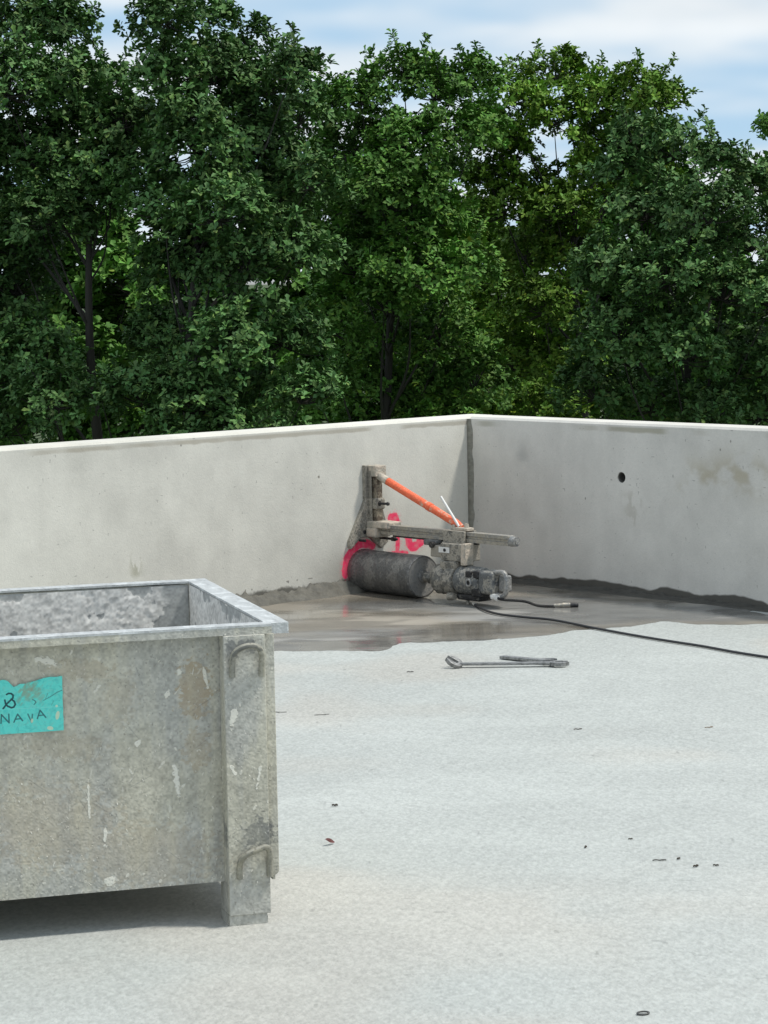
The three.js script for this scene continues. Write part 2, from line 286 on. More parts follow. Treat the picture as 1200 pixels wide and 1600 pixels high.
function bank(name, label, from, to, along, width, height, seed, wet = 1) {   // low ridge of wet drilling mud against a wall; wet also darkens for painted shade
  const N = Math.round((to - from) / 0.012), M = 10, pos = [], uv = [], idx = [];
  for (let i = 0; i <= N; i++) for (let k = 0; k <= M; k++) {
    const s = lerp(from, to, i / N), e = sst(0, 0.08, (i / N)) * sst(0, 0.08, 1 - i / N), w = width * (0.6 + 0.8 * fbm(s * 7, 1, 3, seed)), t = k / M, d = w * t * Math.max(e, 0.15);
    let y = height * (0.45 + 1.1 * fbm(s * 9, t * 2, 4, seed + 3)) * e * (1 - t) ** 0.8 * (0.7 + 0.9 * fbm(s * 38, t * 5, 3, seed + 5)); y = k === M ? 0.001 : y + 0.004;
    const q = along === 'u' ? W3(s, y, 0.001 + d) : W3(0.001 + d, y, s); pos.push(...q); uv.push(s * 2, t * 0.2);
    if (i && k) { const b = i * (M + 1) + k, a = b - M - 1; along === 'u' ? idx.push(a - 1, a, b - 1, a, b, b - 1) : idx.push(a - 1, b - 1, a, a, b - 1, b); }
  }
  const g = new THREE.BufferGeometry(); g.setAttribute('position', new THREE.Float32BufferAttribute(pos, 3)); g.setAttribute('uv', new THREE.Float32BufferAttribute(uv, 2)); g.setIndex(idx); g.computeVertexNormals();
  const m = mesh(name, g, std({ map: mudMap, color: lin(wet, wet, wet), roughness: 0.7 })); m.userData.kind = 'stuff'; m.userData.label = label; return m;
}
bank('slurry_mud', 'grey brown wet drilling mud banked along the foot of the sunlit wall', 0.05, 1.95, 'u', 0.09, 0.05, 80);
bank('slurry_mud', 'thin line of wet mud along the foot of the shaded wall, shade painted into its dark colour', 0.02, 2.4, 'n', 0.055, 0.018, 90, 0.5);  // wet mud, darkened further to paint in the shade along the wall foot

// ------------------------------------------------------------------ galvanised mortar skip
{
  const R = rng(11), S = 1024;
  const paint = new Float32Array(S * S), dirt = new Float32Array(S * S), dark = new Float32Array(S * S);   // 1 m x 0.82 m, s = distance from the corner
  const splat = (A, x, y, rx, ry, rot, v, seed) => {
    const m = Math.max(rx, ry) * 1.5, i0 = Math.max(0, (x - m) * S | 0), i1 = Math.min(S - 1, (x + m) * S | 0), j0 = Math.max(0, (y - m) / 0.82 * S | 0), j1 = Math.min(S - 1, (y + m) / 0.82 * S | 0), c = Math.cos(rot), s = Math.sin(rot);
    for (let j = j0; j <= j1; j++) for (let i = i0; i <= i1; i++) {
      const dx = i / S - x, dy = j / S * 0.82 - y, a = (dx * c + dy * s) / rx, b = (-dx * s + dy * c) / ry;
      const d = Math.hypot(a, b) + 1.5 * (fbm(i * 0.09, j * 0.09, 4, seed) - 0.5); const k = v * (1 - sst(0.75, 1.0, d)); if (k > A[j * S + i]) A[j * S + i] = k;
    }
  };
  for (let i = 0; i < 800; i++) { const big = R() < 0.07; splat(paint, R(), R() * 0.8, (big ? 0.003 : 0.0012) * (0.6 + R()), (big ? 0.010 : 0.0035) * (0.4 + R()), (R() - 0.5) * 1.6, 0.35 + 0.6 * R(), i % 20); }
  for (let i = 0; i < 60; i++) splat(paint, 0.15 + R() * 0.8, 0.10 + R() * R() * 0.16, 0.004 * (0.4 + R()), 0.004 * (0.4 + R()), 0, 0.3 + 0.3 * R(), i % 20);
  for (const [x, y, rx, ry, ro] of [[0.255, 0.385, 0.008, 0.05, -0.12], [0.275, 0.62, 0.007, 0.02, 0.4], [0.45, 0.26, 0.006, 0.03, 0.1], [0.49, 0.36, 0.004, 0.05, 0], [0.115, 0.42, 0.006, 0.022, -0.4], [0.045, 0.40, 0.005, 0.03, 0.2], [0.11, 0.56, 0.01, 0.03, 0.2], [0.17, 0.66, 0.005, 0.03, -0.2], [0.24, 0.68, 0.008, 0.012, 0], [0.44, 0.135, 0.014, 0.013, 0], [0.355, 0.5, 0.008, 0.012, 0.7], [0.59, 0.73, 0.03, 0.012, 0.3]]) splat(paint, x, y, rx, ry, ro, 0.95, 3);
  for (const [x, y, rx, ry, v] of [[0.20, 0.63, 0.05, 0.085, 0.75], [0.2, 0.47, 0.04, 0.06, 0.5], [0.50, 0.70, 0.09, 0.03, 0.4], [0.55, 0.5, 0.12, 0.04, 0.3], [0.6, 0.3, 0.2, 0.12, 0.35], [0.35, 0.2, 0.2, 0.1, 0.35], [0.4, 0.62, 0.05, 0.08, 0.3]]) splat(dirt, x, y, rx, ry, 0.1, v, 5);
  for (const [x, y, rx, ry, v] of [[0.045, 0.245, 0.05, 0.045, 0.6], [0.03, 0.245, 0.02, 0.03, 0.8], [0.07, 0.745, 0.04, 0.02, 0.7], [0.11, 0.74, 0.02, 0.03, 0.6]]) splat(dark, x, y, rx, ry, 0.3, v, 7);
  for (let i = 0; i < 60; i++) splat(dark, R(), R() * 0.8, 0.0012, 0.02 + 0.05 * R(), (R() - 0.5) * 2.4, 0.35, 9);
  const galv = (x, y, k) => {
    const big = fbm(x * 5, y * 5, 4, 100), mot = fbm(x * 30, y * 30, 5, 104), sp = vn(x * 170, y * 170, 109), run = fbm(x * 34, y * 3.4, 4, 112);
    return { v: 0.44 + (big - 0.5) * 0.10 + (mot - 0.5) * 0.13 + (vn(x * 75, y * 75, 116) - 0.5) * 0.08 + (sp - 0.5) * 0.15 + (run - 0.5) * 0.12, big, mot, run };
  };
  const map = colorTex(S, S, (s, t, o, i, j) => {
    const x = s, y = t * 0.82, { v, big, mot, run } = galv(x, y), k = j * S + i;
    const cem = 0.62 * sst(0.40, 0.62, 0.6 * fbm(x * 4, y * 3, 4, 120) + 0.4 * run);       // dried cement film
    let r = lerp(v * 1.0, v * 1.12, cem), g = lerp(v * 0.992, v * 1.06, cem), b = lerp(v * 0.89, v * 0.82, cem);
    const m = (R_, G_, B_, w) => { r = lerp(r, R_, w); g = lerp(g, G_, w); b = lerp(b, B_, w); };
    m(0.38, 0.30, 0.19, dirt[k] * (0.35 + 0.75 * mot)); m(0.085, 0.095, 0.105, dark[k] * (0.3 + mot)); m(0.74, 0.72, 0.63, paint[k]);
    if (vn(x * 260, y * 260, 125) > 0.9) m(0.2, 0.19, 0.165, 0.55); if (vn(x * 120, y * 120, 127) > 0.95) m(0.6, 0.58, 0.52, 0.5);
    o[0] = r; o[1] = g; o[2] = b;
  });
  const bump = greyTex(S, S, (s, t, i, j) => 0.35 + 0.3 * (fbm(s * 30, t * 25, 4, 104) - 0.5) + 0.25 * (vn(s * 220, t * 180, 130) - 0.5) + 0.5 * paint[j * S + i]);
  const steel = std({ map: sized(map, 1, 0.82), bumpMap: sized(bump, 1, 0.82), bumpScale: 0.003, roughness: 0.62, metalness: 0.1 });
  const skip = thing('mortar_skip', 'weathered galvanised steel mortar skip with cement splashes standing on the deck', 'skip', [-0.3003, 0, -6.5604], 0.2803);
  const X0 = -1.75, D = -1.03, PB = 0.110, T = 0.802;       // left end, back, panel foot, top
  const wave = (g, a) => { const p = g.attributes.position; for (let i = 0; i < p.count; i++) { const x = p.getX(i), y = p.getY(i); p.setZ(i, p.getZ(i) + a * (fbm(x * 4, y * 4, 2, 140) - 0.5)); } g.computeVertexNormals(); return g; };
  // front panel, dented a little
  const fp = new THREE.BoxGeometry(1.62, T - 0.01 - PB, 0.006, 90, 40, 1); fp.translate(-0.125 - 0.81, (T - 0.01 + PB) / 2, -0.058); wave(fp, 0.008);
  mesh('front_panel', boxUV(fp), steel, skip);
  mesh('rear_panel', boxUV(box(X0 + 0.01, -0.004, PB, T - 0.01, D - 0.006, D, 0.001)), steel, skip);
  mesh('side_panel', boxUV(box(-0.008, 0.0003, PB, T - 0.0075, D + 0.001, -0.03, 0.001)), steel, skip);
  mesh('side_panel', boxUV(box(X0, X0 + 0.006, PB, T - 0.012, D + 0.001, -0.03, 0.001)), steel, skip);
  mesh('floor_panel', boxUV(box(X0 + 0.008, -0.01, PB + 0.012, PB + 0.018, D + 0.003, -0.064, 0.001)), steel, skip);
  // rims: angle sections with a worn bright upper face
  const worn = sized(colorTex(512, 512, (s, t, o) => { const n = fbm(s * 40, t * 12, 4, 150), f = vn(s * 160, t * 160, 151), v = 0.50 + 0.26 * (n - 0.5) + 0.08 * (f - 0.5) + 0.12 * sst(0.6, 0.7, fbm(s * 12, t * 12, 3, 152)); o[0] = v * 0.97; o[1] = v; o[2] = v * 0.99; }), 0.5);
  const rimMat = std({ map: worn, bumpMap: sized(bump, 1, 0.82), bumpScale: 0.003, roughness: 0.55, metalness: 0.25 });
  const rimLine = (g, ax) => { const p = g.attributes.position; for (let i = 0; i < p.count; i++) { const s = ax === 'x' ? p.getX(i) : p.getZ(i); p.setY(i, p.getY(i) + 0.004 * (fbm(s * 4, 1, 3, 155) - 0.5)); } return g; };
  const longBar = (x0, x1, y0, y1, z0, z1) => { const g = new THREE.BoxGeometry(x1 - x0, y1 - y0, z1 - z0, 60, 1, 1).translate((x0 + x1) / 2, (y0 + y1) / 2, (z0 + z1) / 2); return rimLine(g, 'x'); };
  const deepBar = (x0, x1, y0, y1, z0, z1) => { const g = new THREE.BoxGeometry(x1 - x0, y1 - y0, z1 - z0, 1, 1, 40).translate((x0 + x1) / 2, (y0 + y1) / 2, (z0 + z1) / 2); return rimLine(g, 'z'); };
  { const fr = mesh('front_rim', boxUV(longBar(X0, -0.001, T - 0.006, T, -0.052, 0.0)), rimMat, skip); mesh('rim_lip', boxUV(longBar(X0, -0.001, T - 0.025, T - 0.0062, -0.006, -0.0008)), steel, fr); }
  mesh('rear_rim', boxUV(join(longBar(X0, 0.05, T - 0.006, T, D - 0.05, D + 0.004), longBar(X0, 0.05, T - 0.028, T - 0.0062, D - 0.05, D - 0.044))), rimMat, skip);
  mesh('side_rim', boxUV(join(deepBar(-0.0105, 0.05, T - 0.007, T - 0.001, D + 0.005, -0.022), deepBar(0.044, 0.0498, T - 0.030, T - 0.0072, D + 0.005, -0.022), box(0.0006, 0.0436, T - 0.030, T - 0.0072, -0.028, -0.0222, 0))), rimMat, skip);
  mesh('side_rim', boxUV(join(deepBar(X0 - 0.05, X0 - 0.0005, T - 0.007, T - 0.001, D + 0.005, -0.022))), rimMat, skip);
  // corner posts with feet: U sections, open at the back
  const post = (x0, x1, z0, z1, sgn) => {
    const zf = sgn > 0 ? z0 : z1, t = 0.006;
    const g = join(box(x0, x1, 0.028, 0.776, zf - (sgn > 0 ? t : 0), zf + (sgn > 0 ? 0 : t), 0.0025), ...[x0, x1 - t].flatMap((x) => [box(x, x + t, PB - 0.002, 0.776, sgn > 0 ? -0.054 : z1 + t + 0.0005, sgn > 0 ? z0 - t - 0.0005 : D - 0.0075, 0.0015), box(x, x + t, 0.028, PB - 0.0025, z1 + (sgn > 0 ? 0 : t + 0.0005), z0 - (sgn > 0 ? t + 0.0005 : 0), 0.0015)]));
    mesh('corner_post', boxUV(g), steel, skip);
    const f = new THREE.BoxGeometry(x1 - x0 - 0.008, 0.028, z0 - z1 - 0.006, 8, 2, 6).translate((x0 + x1) / 2 - 0.005, 0.014, (z0 + z1) / 2 - 0.002);
    const p = f.attributes.position; for (let i = 0; i < p.count; i++) if (p.getY(i) > 0.001) { p.setX(i, p.getX(i) + 0.003 * (vn(i * 0.7, 1, 158) - 0.5)); p.setZ(i, p.getZ(i) + 0.004 * (vn(i * 0.9, 4, 159) - 0.5)); }
    mesh('foot', boxUV(f), steel, skip);
  };
  post(-0.133, -0.021, 0.002, -0.105, 1); post(X0 + 0.021, X0 + 0.133, 0.002, -0.105, 1);
  post(-0.133, -0.021, D + 0.045, D - 0.055, -1); post(X0 + 0.021, X0 + 0.133, D + 0.045, D - 0.055, -1);
  // narrow return of the end plate beside the front post, rounded at its foot
  { const s = new THREE.Shape(); s.moveTo(-0.0205, T - 0.03); s.lineTo(0.006, T - 0.03); s.lineTo(0.006, 0.142); s.quadraticCurveTo(0.006, 0.128, -0.008, 0.126); s.lineTo(-0.0205, 0.126); s.closePath();
    const g = new THREE.ExtrudeGeometry(s, { depth: 0.008, bevelEnabled: true, bevelSize: 0.002, bevelThickness: 0.002, bevelSegments: 2, curveSegments: 8 }); g.translate(0, 0, -0.026); mesh('end_plate_flange', boxUV(g), steel, skip); }
  // welded rod loops on the post
  const hookMat = std({ map: sized(map, 1, 0.82), color: lin(0.68, 0.67, 0.63), bumpMap: sized(bump, 1, 0.82), bumpScale: 0.003, roughness: 0.7, metalness: 0.15 });
  const loop = (pts, r) => boxUV(tube(pts, r, 48, 10));
  mesh('lifting_loop', loop([[-0.112, 0.668, 0.006], [-0.112, 0.705, 0.012], [-0.110, 0.728, 0.02], [-0.095, 0.744, 0.027], [-0.068, 0.751, 0.03], [-0.045, 0.744, 0.026], [-0.035, 0.728, 0.02], [-0.033, 0.70, 0.012], [-0.033, 0.666, 0.006]], 0.0082), hookMat, skip);
  mesh('lifting_loop', loop([[-0.105, 0.128, 0.006], [-0.106, 0.160, 0.010], [-0.103, 0.180, 0.018], [-0.088, 0.196, 0.026], [-0.062, 0.206, 0.028], [-0.036, 0.211, 0.022], [-0.026, 0.2, 0.016], [-0.024, 0.165, 0.009], [-0.023, 0.128, 0.006]], 0.0082), hookMat, skip);
  // crust of dried mortar inside
  const crustH = (x, y) => { const a = fbm(x * 13, y * 14, 5, 160), rg = 1 - Math.abs(2 * fbm(x * 34, y * 40, 4, 163) - 1), c = (0.6 * sst(0.33, 0.36, a) + 0.4 * sst(0.47, 0.50, a + 0.05 * rg)) * sst(0.03, 0.16, -x + 0.10 * (fbm(x * 9, y * 9, 3, 161) - 0.5)); return c * (0.0020 + 0.0022 * rg * rg + 0.0014 * vn(x * 150, y * 150, 162)) + 0.0005; };
  const crustMap = colorTex(1024, 512, (s, t, o) => {
    const x = -s * 1.75, y = 0.12 + t * 0.68, h = crustH(x, y), c = sst(0.0008, 0.002, h), n = fbm(x * 50, y * 50, 3, 164), { v } = galv(-x, y);
    const w = 0.60 + 0.30 * (n - 0.5) + 0.24 * (vn(x * 160, y * 160, 169) - 0.5) + 0.12 * (fbm(x * 9, y * 9, 3, 165) - 0.5);
    o[0] = lerp(v * 0.78, w * 1.0, c); o[1] = lerp(v * 0.80, w * 0.985, c); o[2] = lerp(v * 0.78, w * 0.94, c);
  });
  const crust = (w, hgt, fn, nx, ny) => {
    const g = new THREE.PlaneGeometry(1, 1, nx, ny), p = g.attributes.position, uv = g.attributes.uv;
    for (let i = 0; i < p.count; i++) { const q = fn(p.getX(i) + 0.5, p.getY(i) + 0.5); p.setXYZ(i, q[0], q[1], q[2]); uv.setXY(i, q[3], q[4]); }
    g.computeVertexNormals(); return g;
  };
  const crustMat = std({ map: crustMap, roughness: 0.92 });
  mesh('mortar_crust', crust(0, 0, (a, b) => { const x = lerp(X0 + 0.012, -0.012, a), y = lerp(PB + 0.03, T - 0.012, b); return [x, y, D + 0.0015 + crustH(x, y), -x / 1.75, (y - 0.12) / 0.68]; }, 420, 150), crustMat, skip);
  mesh('mortar_crust', crust(0, 0, (a, b) => { const z = lerp(D + 0.012, -0.068, a), y = lerp(PB + 0.03, T - 0.0085, b), h = crustH(z * 0.8 - 0.25, y) * 0.45; return [-0.0095 - h, y, z, clamp((0.25 - z * 0.8) / 1.75), (y - 0.12) / 0.68]; }, 150, 90), crustMat, skip);
  mesh('mortar_crust', crust(0, 0, (a, b) => { const x = lerp(X0 + 0.012, -0.012, a), z = lerp(-0.075, D + 0.012, b); return [x, PB + 0.02 + 0.03 * fbm(x * 6, z * 6, 4, 168), z, -x / 1.75, b]; }, 80, 50), crustMat, skip);
  // turquoise paper label with hand-written marks, torn along its top
  const cv = document.createElement('canvas'); cv.width = 640; cv.height = 344; const c2 = cv.getContext('2d');
  { const q = rng(5); c2.fillStyle = '#62dfd2'; c2.fillRect(0, 0, 640, 344);
    for (let i = 0; i < 900; i++) { const w = q() < 0.5; c2.fillStyle = w ? `rgba(150,190,175,${0.05 + 0.12 * q()})` : `rgba(20,150,150,${0.05 + 0.1 * q()})`; c2.beginPath(); c2.ellipse(q() * 640, q() * 344, 3 + 22 * q(), 2 + 8 * q(), q() * 3, 0, 7); c2.fill(); }
    const X = (px) => 640 - (97 - px) / 97 * 388, Y = (py) => 4 + (py - 1058) / 86 * 336;           // pencil of the photograph's label
    const line = (pts, w, col, a = 1) => { c2.globalAlpha = a; c2.strokeStyle = col; c2.lineWidth = w; c2.lineCap = 'round'; c2.lineJoin = 'round'; c2.beginPath(); pts.forEach(([x, y], i) => (i ? c2.lineTo(X(x), Y(y)) : c2.moveTo(X(x), Y(y)))); c2.stroke(); c2.globalAlpha = 1; };
    for (let i = 0; i < 60; i++) { c2.fillStyle = `rgba(150,150,125,${0.1 + 0.25 * q()})`; c2.beginPath(); c2.ellipse(X(48 + (q() + q() - 1) * 22), Y(1078 + (q() + q() - 1) * 22), 4 + 12 * q(), 8 + 22 * q(), 0.4 + q() * 0.6, 0, 7); c2.fill(); }
    const ink = '#0d4a4e';
    line([[10, 1081], [13, 1079.5], [17, 1080], [20, 1083], [19.5, 1087.5], [15, 1091.5], [10, 1096], [4, 1103.5]], 11, ink);
    line([[17, 1089], [21.5, 1093], [23, 1098], [20.5, 1102], [17, 1103], [11, 1100], [8, 1096], [7, 1090]], 11, ink);
    const pen = '#28696a';
    line([[0, 1127], [1, 1113]], 9, pen, 0.95); line([[1, 1113], [12.5, 1127], [12.5, 1113]], 9, pen, 0.95);
    line([[20, 1126.5], [26, 1114], [33.5, 1125]], 9, pen, 0.9); line([[23, 1122], [30, 1121.5]], 8, pen, 0.85);
    line([[42, 1115], [47.5, 1129], [49, 1116]], 9, pen, 0.75);
    line([[56.5, 1123], [61, 1110], [69.5, 1122]], 9, pen, 0.9); line([[58.5, 1118.5], [66, 1118]], 8, pen, 0.8);
    line([[67, 1094.5], [78, 1089], [88, 1083], [96, 1080]], 5, '#3d7d78', 0.85); line([[50, 1092], [53.5, 1094], [55, 1097], [52, 1100]], 6, '#2a5c5c', 0.8); line([[70, 1092], [74, 1083]], 4, '#4d7a70', 0.6); line([[79, 1103], [83, 1096]], 4, '#4d8a80', 0.6);
    c2.fillStyle = 'rgba(215,222,190,0.85)'; for (const [x, y, a, b] of [[88, 1120, 12, 28], [76, 1140, 20, 12], [87, 1105, 8, 8], [48, 1126, 8, 14]]) { c2.beginPath(); c2.ellipse(X(x), Y(y), a, b, 0.2, 0, 7); c2.fill(); }
    line([[0, 1104.5], [30, 1105], [62, 1106], [97, 1106]], 2, '#9fe4da', 0.7);
  }
  const lt = new THREE.CanvasTexture(cv); lt.colorSpace = THREE.SRGBColorSpace; lt.anisotropy = 8;
  { const LW = 0.267, LH = 0.143, sh = new THREE.Shape(), q = rng(9), E = [];
    for (let i = 0; i <= 20; i++) E.push([i / 20, 0.004 * (q() - 0.5)]);
    for (let i = 1; i <= 10; i++) E.push([1 + 0.006 * (q() - 0.5), i / 10]);
    const tear = (s) => 0.13 * Math.exp(-(((s - 0.53) / 0.045) ** 2)) + 0.08 * Math.exp(-(((s - 0.62) / 0.06) ** 2)) + 0.05 * Math.exp(-(((s - 0.72) / 0.08) ** 2));
    for (let i = 1; i <= 40; i++) { const s = 1 - i / 40; E.push([s, 1 - tear(s) - 0.012 * q()]); }
    E.forEach(([a, b], i) => (i ? sh.lineTo(a, b) : sh.moveTo(a, b)));
    const g = new THREE.ExtrudeGeometry(sh, { depth: 0.0008, bevelEnabled: false }), p = g.attributes.position, uv = new Float32Array(p.count * 2);
    for (let i = 0; i < p.count; i++) { const a = p.getX(i), b = p.getY(i); uv[i * 2] = a; uv[i * 2 + 1] = b; const x = -0.551 - LW * (1 - a), y = 0.547 + LH * b; p.setXYZ(i, x, y, -0.0545 + 0.0042 + p.getZ(i) + 0.008 * (fbm(x * 4, y * 4, 2, 140) - 0.5)); }
    g.setAttribute('uv', new THREE.BufferAttribute(uv, 2)); g.computeVertexNormals();
    const l = mesh('paper_label', g, std({ map: lt, roughness: 0.5 }), skip); l.userData.label = 'torn turquoise label with hand written letters'; }
}

// ------------------------------------------------------------------ core drill rig on the long wall
{
  const rig = thing('core_drill_rig', 'slurry covered core drill rig with orange brace clamped to the sunlit wall', 'drill', W3(0.75, 0, 0), -TH);   // local x out of the wall, z along L
  const grime = (base, dust, amt, seed, rough = 0.6, metal = 0.4) => {
    const map = colorTex(256, 256, (s, t, o) => { const n = fbm(s * 9, t * 9, 4, seed), f = fbm(s * 40, t * 40, 3, seed + 4), d = sst(0.62 - amt * 0.5, 0.78 - amt * 0.4, n * 0.65 + f * 0.35), v = 0.8 + 0.4 * f; for (let k = 0; k < 3; k++) o[k] = lerp(base[k], dust[k], d) * v; });
    const bump = greyTex(256, 256, (s, t) => fbm(s * 30, t * 30, 4, seed + 7));
    return std({ map: sized(map, 0.3), bumpMap: sized(bump, 0.3), bumpScale: 0.004, roughness: rough, metalness: metal });
  };
  const DUST = [0.36, 0.33, 0.275];
  const alu = grime([0.30, 0.29, 0.27], DUST, 0.5, 200, 0.5, 0.45), plateM = grime([0.22, 0.205, 0.175], DUST, 0.45, 210, 0.7, 0.2), bitM = grime([0.12, 0.119, 0.117], [0.185, 0.18, 0.17], 0.36, 220, 0.42, 0.35);
  const capM = grime([0.22, 0.225, 0.225], [0.32, 0.31, 0.29], 0.5, 230, 0.55, 0.25), motorM = grime([0.13, 0.135, 0.135], [0.30, 0.285, 0.25], 0.36, 240, 0.6, 0.2), gearM = grime([0.15, 0.145, 0.13], [0.34, 0.31, 0.26], 0.55, 250, 0.7, 0.2);
  const blackM = grime([0.018, 0.018, 0.02], [0.09, 0.085, 0.075], 0.2, 260, 0.5, 0.1), orangeM = grime([0.82, 0.15, 0.06], [0.62, 0.40, 0.28], 0.16, 270, 0.5, 0), creamM = grime([0.55, 0.47, 0.38], DUST, 0.4, 280, 0.7, 0), brownM = grime([0.13, 0.10, 0.075], [0.28, 0.24, 0.18], 0.4, 290, 0.7, 0.2), whiteM = std({ color: lin(0.72, 0.71, 0.68), roughness: 0.5 });
  const lump = (g, a, k, fq = 30) => { g = mergeVertices(g.index ? g : mergeVertices(g)); g.computeVertexNormals(); const p = g.attributes.position, n = g.attributes.normal; for (let i = 0; i < p.count; i++) { const d = a * (fbm(p.getX(i) * fq + p.getZ(i) * fq * 0.7, p.getY(i) * fq + p.getZ(i) * fq * 0.6, 3, k) - 0.45); p.setXYZ(i, p.getX(i) + n.getX(i) * d, p.getY(i) + n.getY(i) * d, p.getZ(i) + n.getZ(i) * d); } g.computeVertexNormals(); return g; };
  const ZB = 0.055, YB = 0.117;                              // axis of the bit
  // base plate: narrow at the top, spreading towards the foot
  { const s = new THREE.Shape(); [[-0.062, 0.682], [-0.062, 0.47], [-0.098, 0.36], [-0.105, 0.262], [-0.06, 0.232], [0.02, 0.30], [0.09, 0.30], [0.158, 0.245], [0.166, 0.262], [0.164, 0.285], [0.062, 0.468], [0.047, 0.50], [0.047, 0.687]].forEach(([z, y], i) => (i ? s.lineTo(-z, y) : s.moveTo(-z, y)));
    const g = new THREE.ExtrudeGeometry(s, { depth: 0.02, bevelEnabled: true, bevelSize: 0.003, bevelThickness: 0.003, bevelSegments: 2 }); g.rotateY(Math.PI / 2); g.translate(0.004, 0, 0);
    const p = mesh('base_plate', boxUV(g), plateM, rig);
    mesh('rib', boxUV(box(0.0275, 0.052, 0.31, 0.66, 0.024, 0.032, 0.002)), plateM, p); mesh('rib', boxUV(box(0.0275, 0.052, 0.31, 0.66, -0.046, -0.038, 0.002)), plateM, p);
    mesh('bolt_hole', rod([0.02, 0.327, 0.062], [0.0285, 0.327, 0.062], 0.011, 0.011, 18), blackM, p); }
  mesh('slide_post', boxUV(join(box(0.03, 0.075, 0.385, 0.64, -0.032, 0.012, 0.006))), brownM, rig);
  mesh('top_bracket', boxUV(lump(join(box(0.026, 0.088, 0.628, 0.690, -0.05, 0.03, 0.006)), 0.006, 300)), creamM, rig);
  mesh('clamp_screw', boxUV(join(rod([0.07, 0.482, 0.0], [0.15, 0.484, 0.0], 0.0065), new THREE.SphereGeometry(0.011, 14, 10).translate(0.152, 0.484, 0), rod([0.06, 0.482, 0], [0.085, 0.482, 0], 0.014))), blackM, rig);
  mesh('clamp_collar', boxUV(lump(join(box(0.028, 0.084, 0.45, 0.512, -0.042, 0.022, 0.01)), 0.005, 310)), plateM, rig);
  mesh('rail_socket', boxUV(lump(join(box(0.028, 0.20, 0.352, 0.386, -0.05, 0.05, 0.006), box(0.028, 0.11, 0.30, 0.352, -0.056, 0.056, 0.008)), 0.007, 320)), creamM, rig);
  mesh('leveling_screw', boxUV(join(rod([0.03, 0.287, -0.05], [0.165, 0.287, -0.05], 0.007), rod([0.125, 0.287, -0.05], [0.15, 0.287, -0.05], 0.013, 0.013, 6))), blackM, rig);
  mesh('leveling_screw', boxUV(rod([0.0275, 0.285, 0.1], [0.075, 0.285, 0.1], 0.007)), blackM, rig);
  // guide rail: square profile with grooves, rack below, dark end
  { const s = new THREE.Shape(), a = 0.0245; [[-a, -a], [-0.008, -a], [-0.008, -a + 0.006], [0.008, -a + 0.006], [0.008, -a], [a, -a], [a, -0.009], [a - 0.007, -0.006], [a - 0.007, 0.006], [a, 0.009], [a, a], [-a, a], [-a, 0.009], [-a + 0.007, 0.006], [-a + 0.007, -0.006], [-a, -0.009]].forEach(([x, y], i) => (i ? s.lineTo(x, y) : s.moveTo(x, y)));
    const g = new THREE.ExtrudeGeometry(s, { depth: 1.075, bevelEnabled: true, bevelSize: 0.0015, bevelThickness: 0.0015, bevelSegments: 1 }); g.rotateY(Math.PI / 2); g.translate(0.035, 0.345, 0);
    const r = mesh('guide_rail', boxUV(g), alu, rig);
    mesh('gear_rack', boxUV(box(0.2, 0.86, 0.308, 0.3165, -0.012, 0.012, 0.001)), blackM, r);
    mesh('end_cap', boxUV(lump(join(rod([1.113, 0.343, 0], [1.15, 0.343, 0], 0.027, 0.024, 20), rod([1.15, 0.343, 0], [1.156, 0.343, 0], 0.014, 0.014, 12)), 0.004, 330)), capM, r); }
  // brace
  { const a = [0.062, 0.637, -0.008], b = [0.735, 0.392, -0.008], q = (t) => a.map((v, i) => lerp(v, b[i], t));
    const br = mesh('brace', boxUV(join(rod(q(0.13), q(0.93), 0.0215, 0.0215, 18), rod(q(0.93), q(1.0), 0.0215, 0.012, 14), rod(q(0.60), q(0.64), 0.0238, 0.0238, 18))), orangeM, rig);
    mesh('brace_end', boxUV(lump(join(rod(q(0), q(0.13), 0.02, 0.022, 16)), 0.005, 340)), creamM, br);
    mesh('brace_foot', boxUV(lump(join(box(0.67, 0.80, 0.3745, 0.392, -0.03, 0.02, 0.004), rod([0.765, 0.39, -0.01], [0.765, 0.412, -0.01], 0.014, 0.012, 6), rod([0.69, 0.39, 0.01], [0.69, 0.405, 0.01], 0.012, 0.012, 6)), 0.005, 350)), creamM, br); }
  mesh('lever_rod', boxUV(rod([0.722, 0.395, 0.005], [0.585, 0.546, 0.005], 0.0075, 0.0065, 10)), whiteM, rig);
  // carriage under the rail
  { const c = mesh('carriage', boxUV(lump(join(box(0.66, 0.845, 0.222, 0.312, -0.03, 0.085, 0.006), box(0.565, 0.672, 0.232, 0.295, -0.02, 0.07, 0.006), box(0.64, 0.80, 0.30, 0.376, 0.029, 0.046, 0.003), box(0.64, 0.80, 0.30, 0.376, -0.046, -0.029, 0.003)), 0.005, 360)), gearM, rig);
    mesh('maker_plate', join(box(0.652, 0.735, 0.262, 0.292, 0.0882, 0.0905, 0.001)), whiteM, c);
    mesh('bolt', rod([0.7, 0.277, 0.0895], [0.7, 0.277, 0.0945], 0.0085, 0.0085, 16), blackM, c);
    mesh('pinion_box', boxUV(lump(box(0.50, 0.60, 0.288, 0.318, 0.012, 0.062, 0.008), 0.008, 365)), motorM, c);
    mesh('pinion_hub', boxUV(rod([0.585, 0.296, 0.03], [0.585, 0.296, 0.084], 0.018, 0.016, 16)), blackM, c);
    mesh('edge_strip', boxUV(lump(box(0.822, 0.856, 0.205, 0.318, 0.03, 0.09, 0.004), 0.012, 368)), creamM, c); }
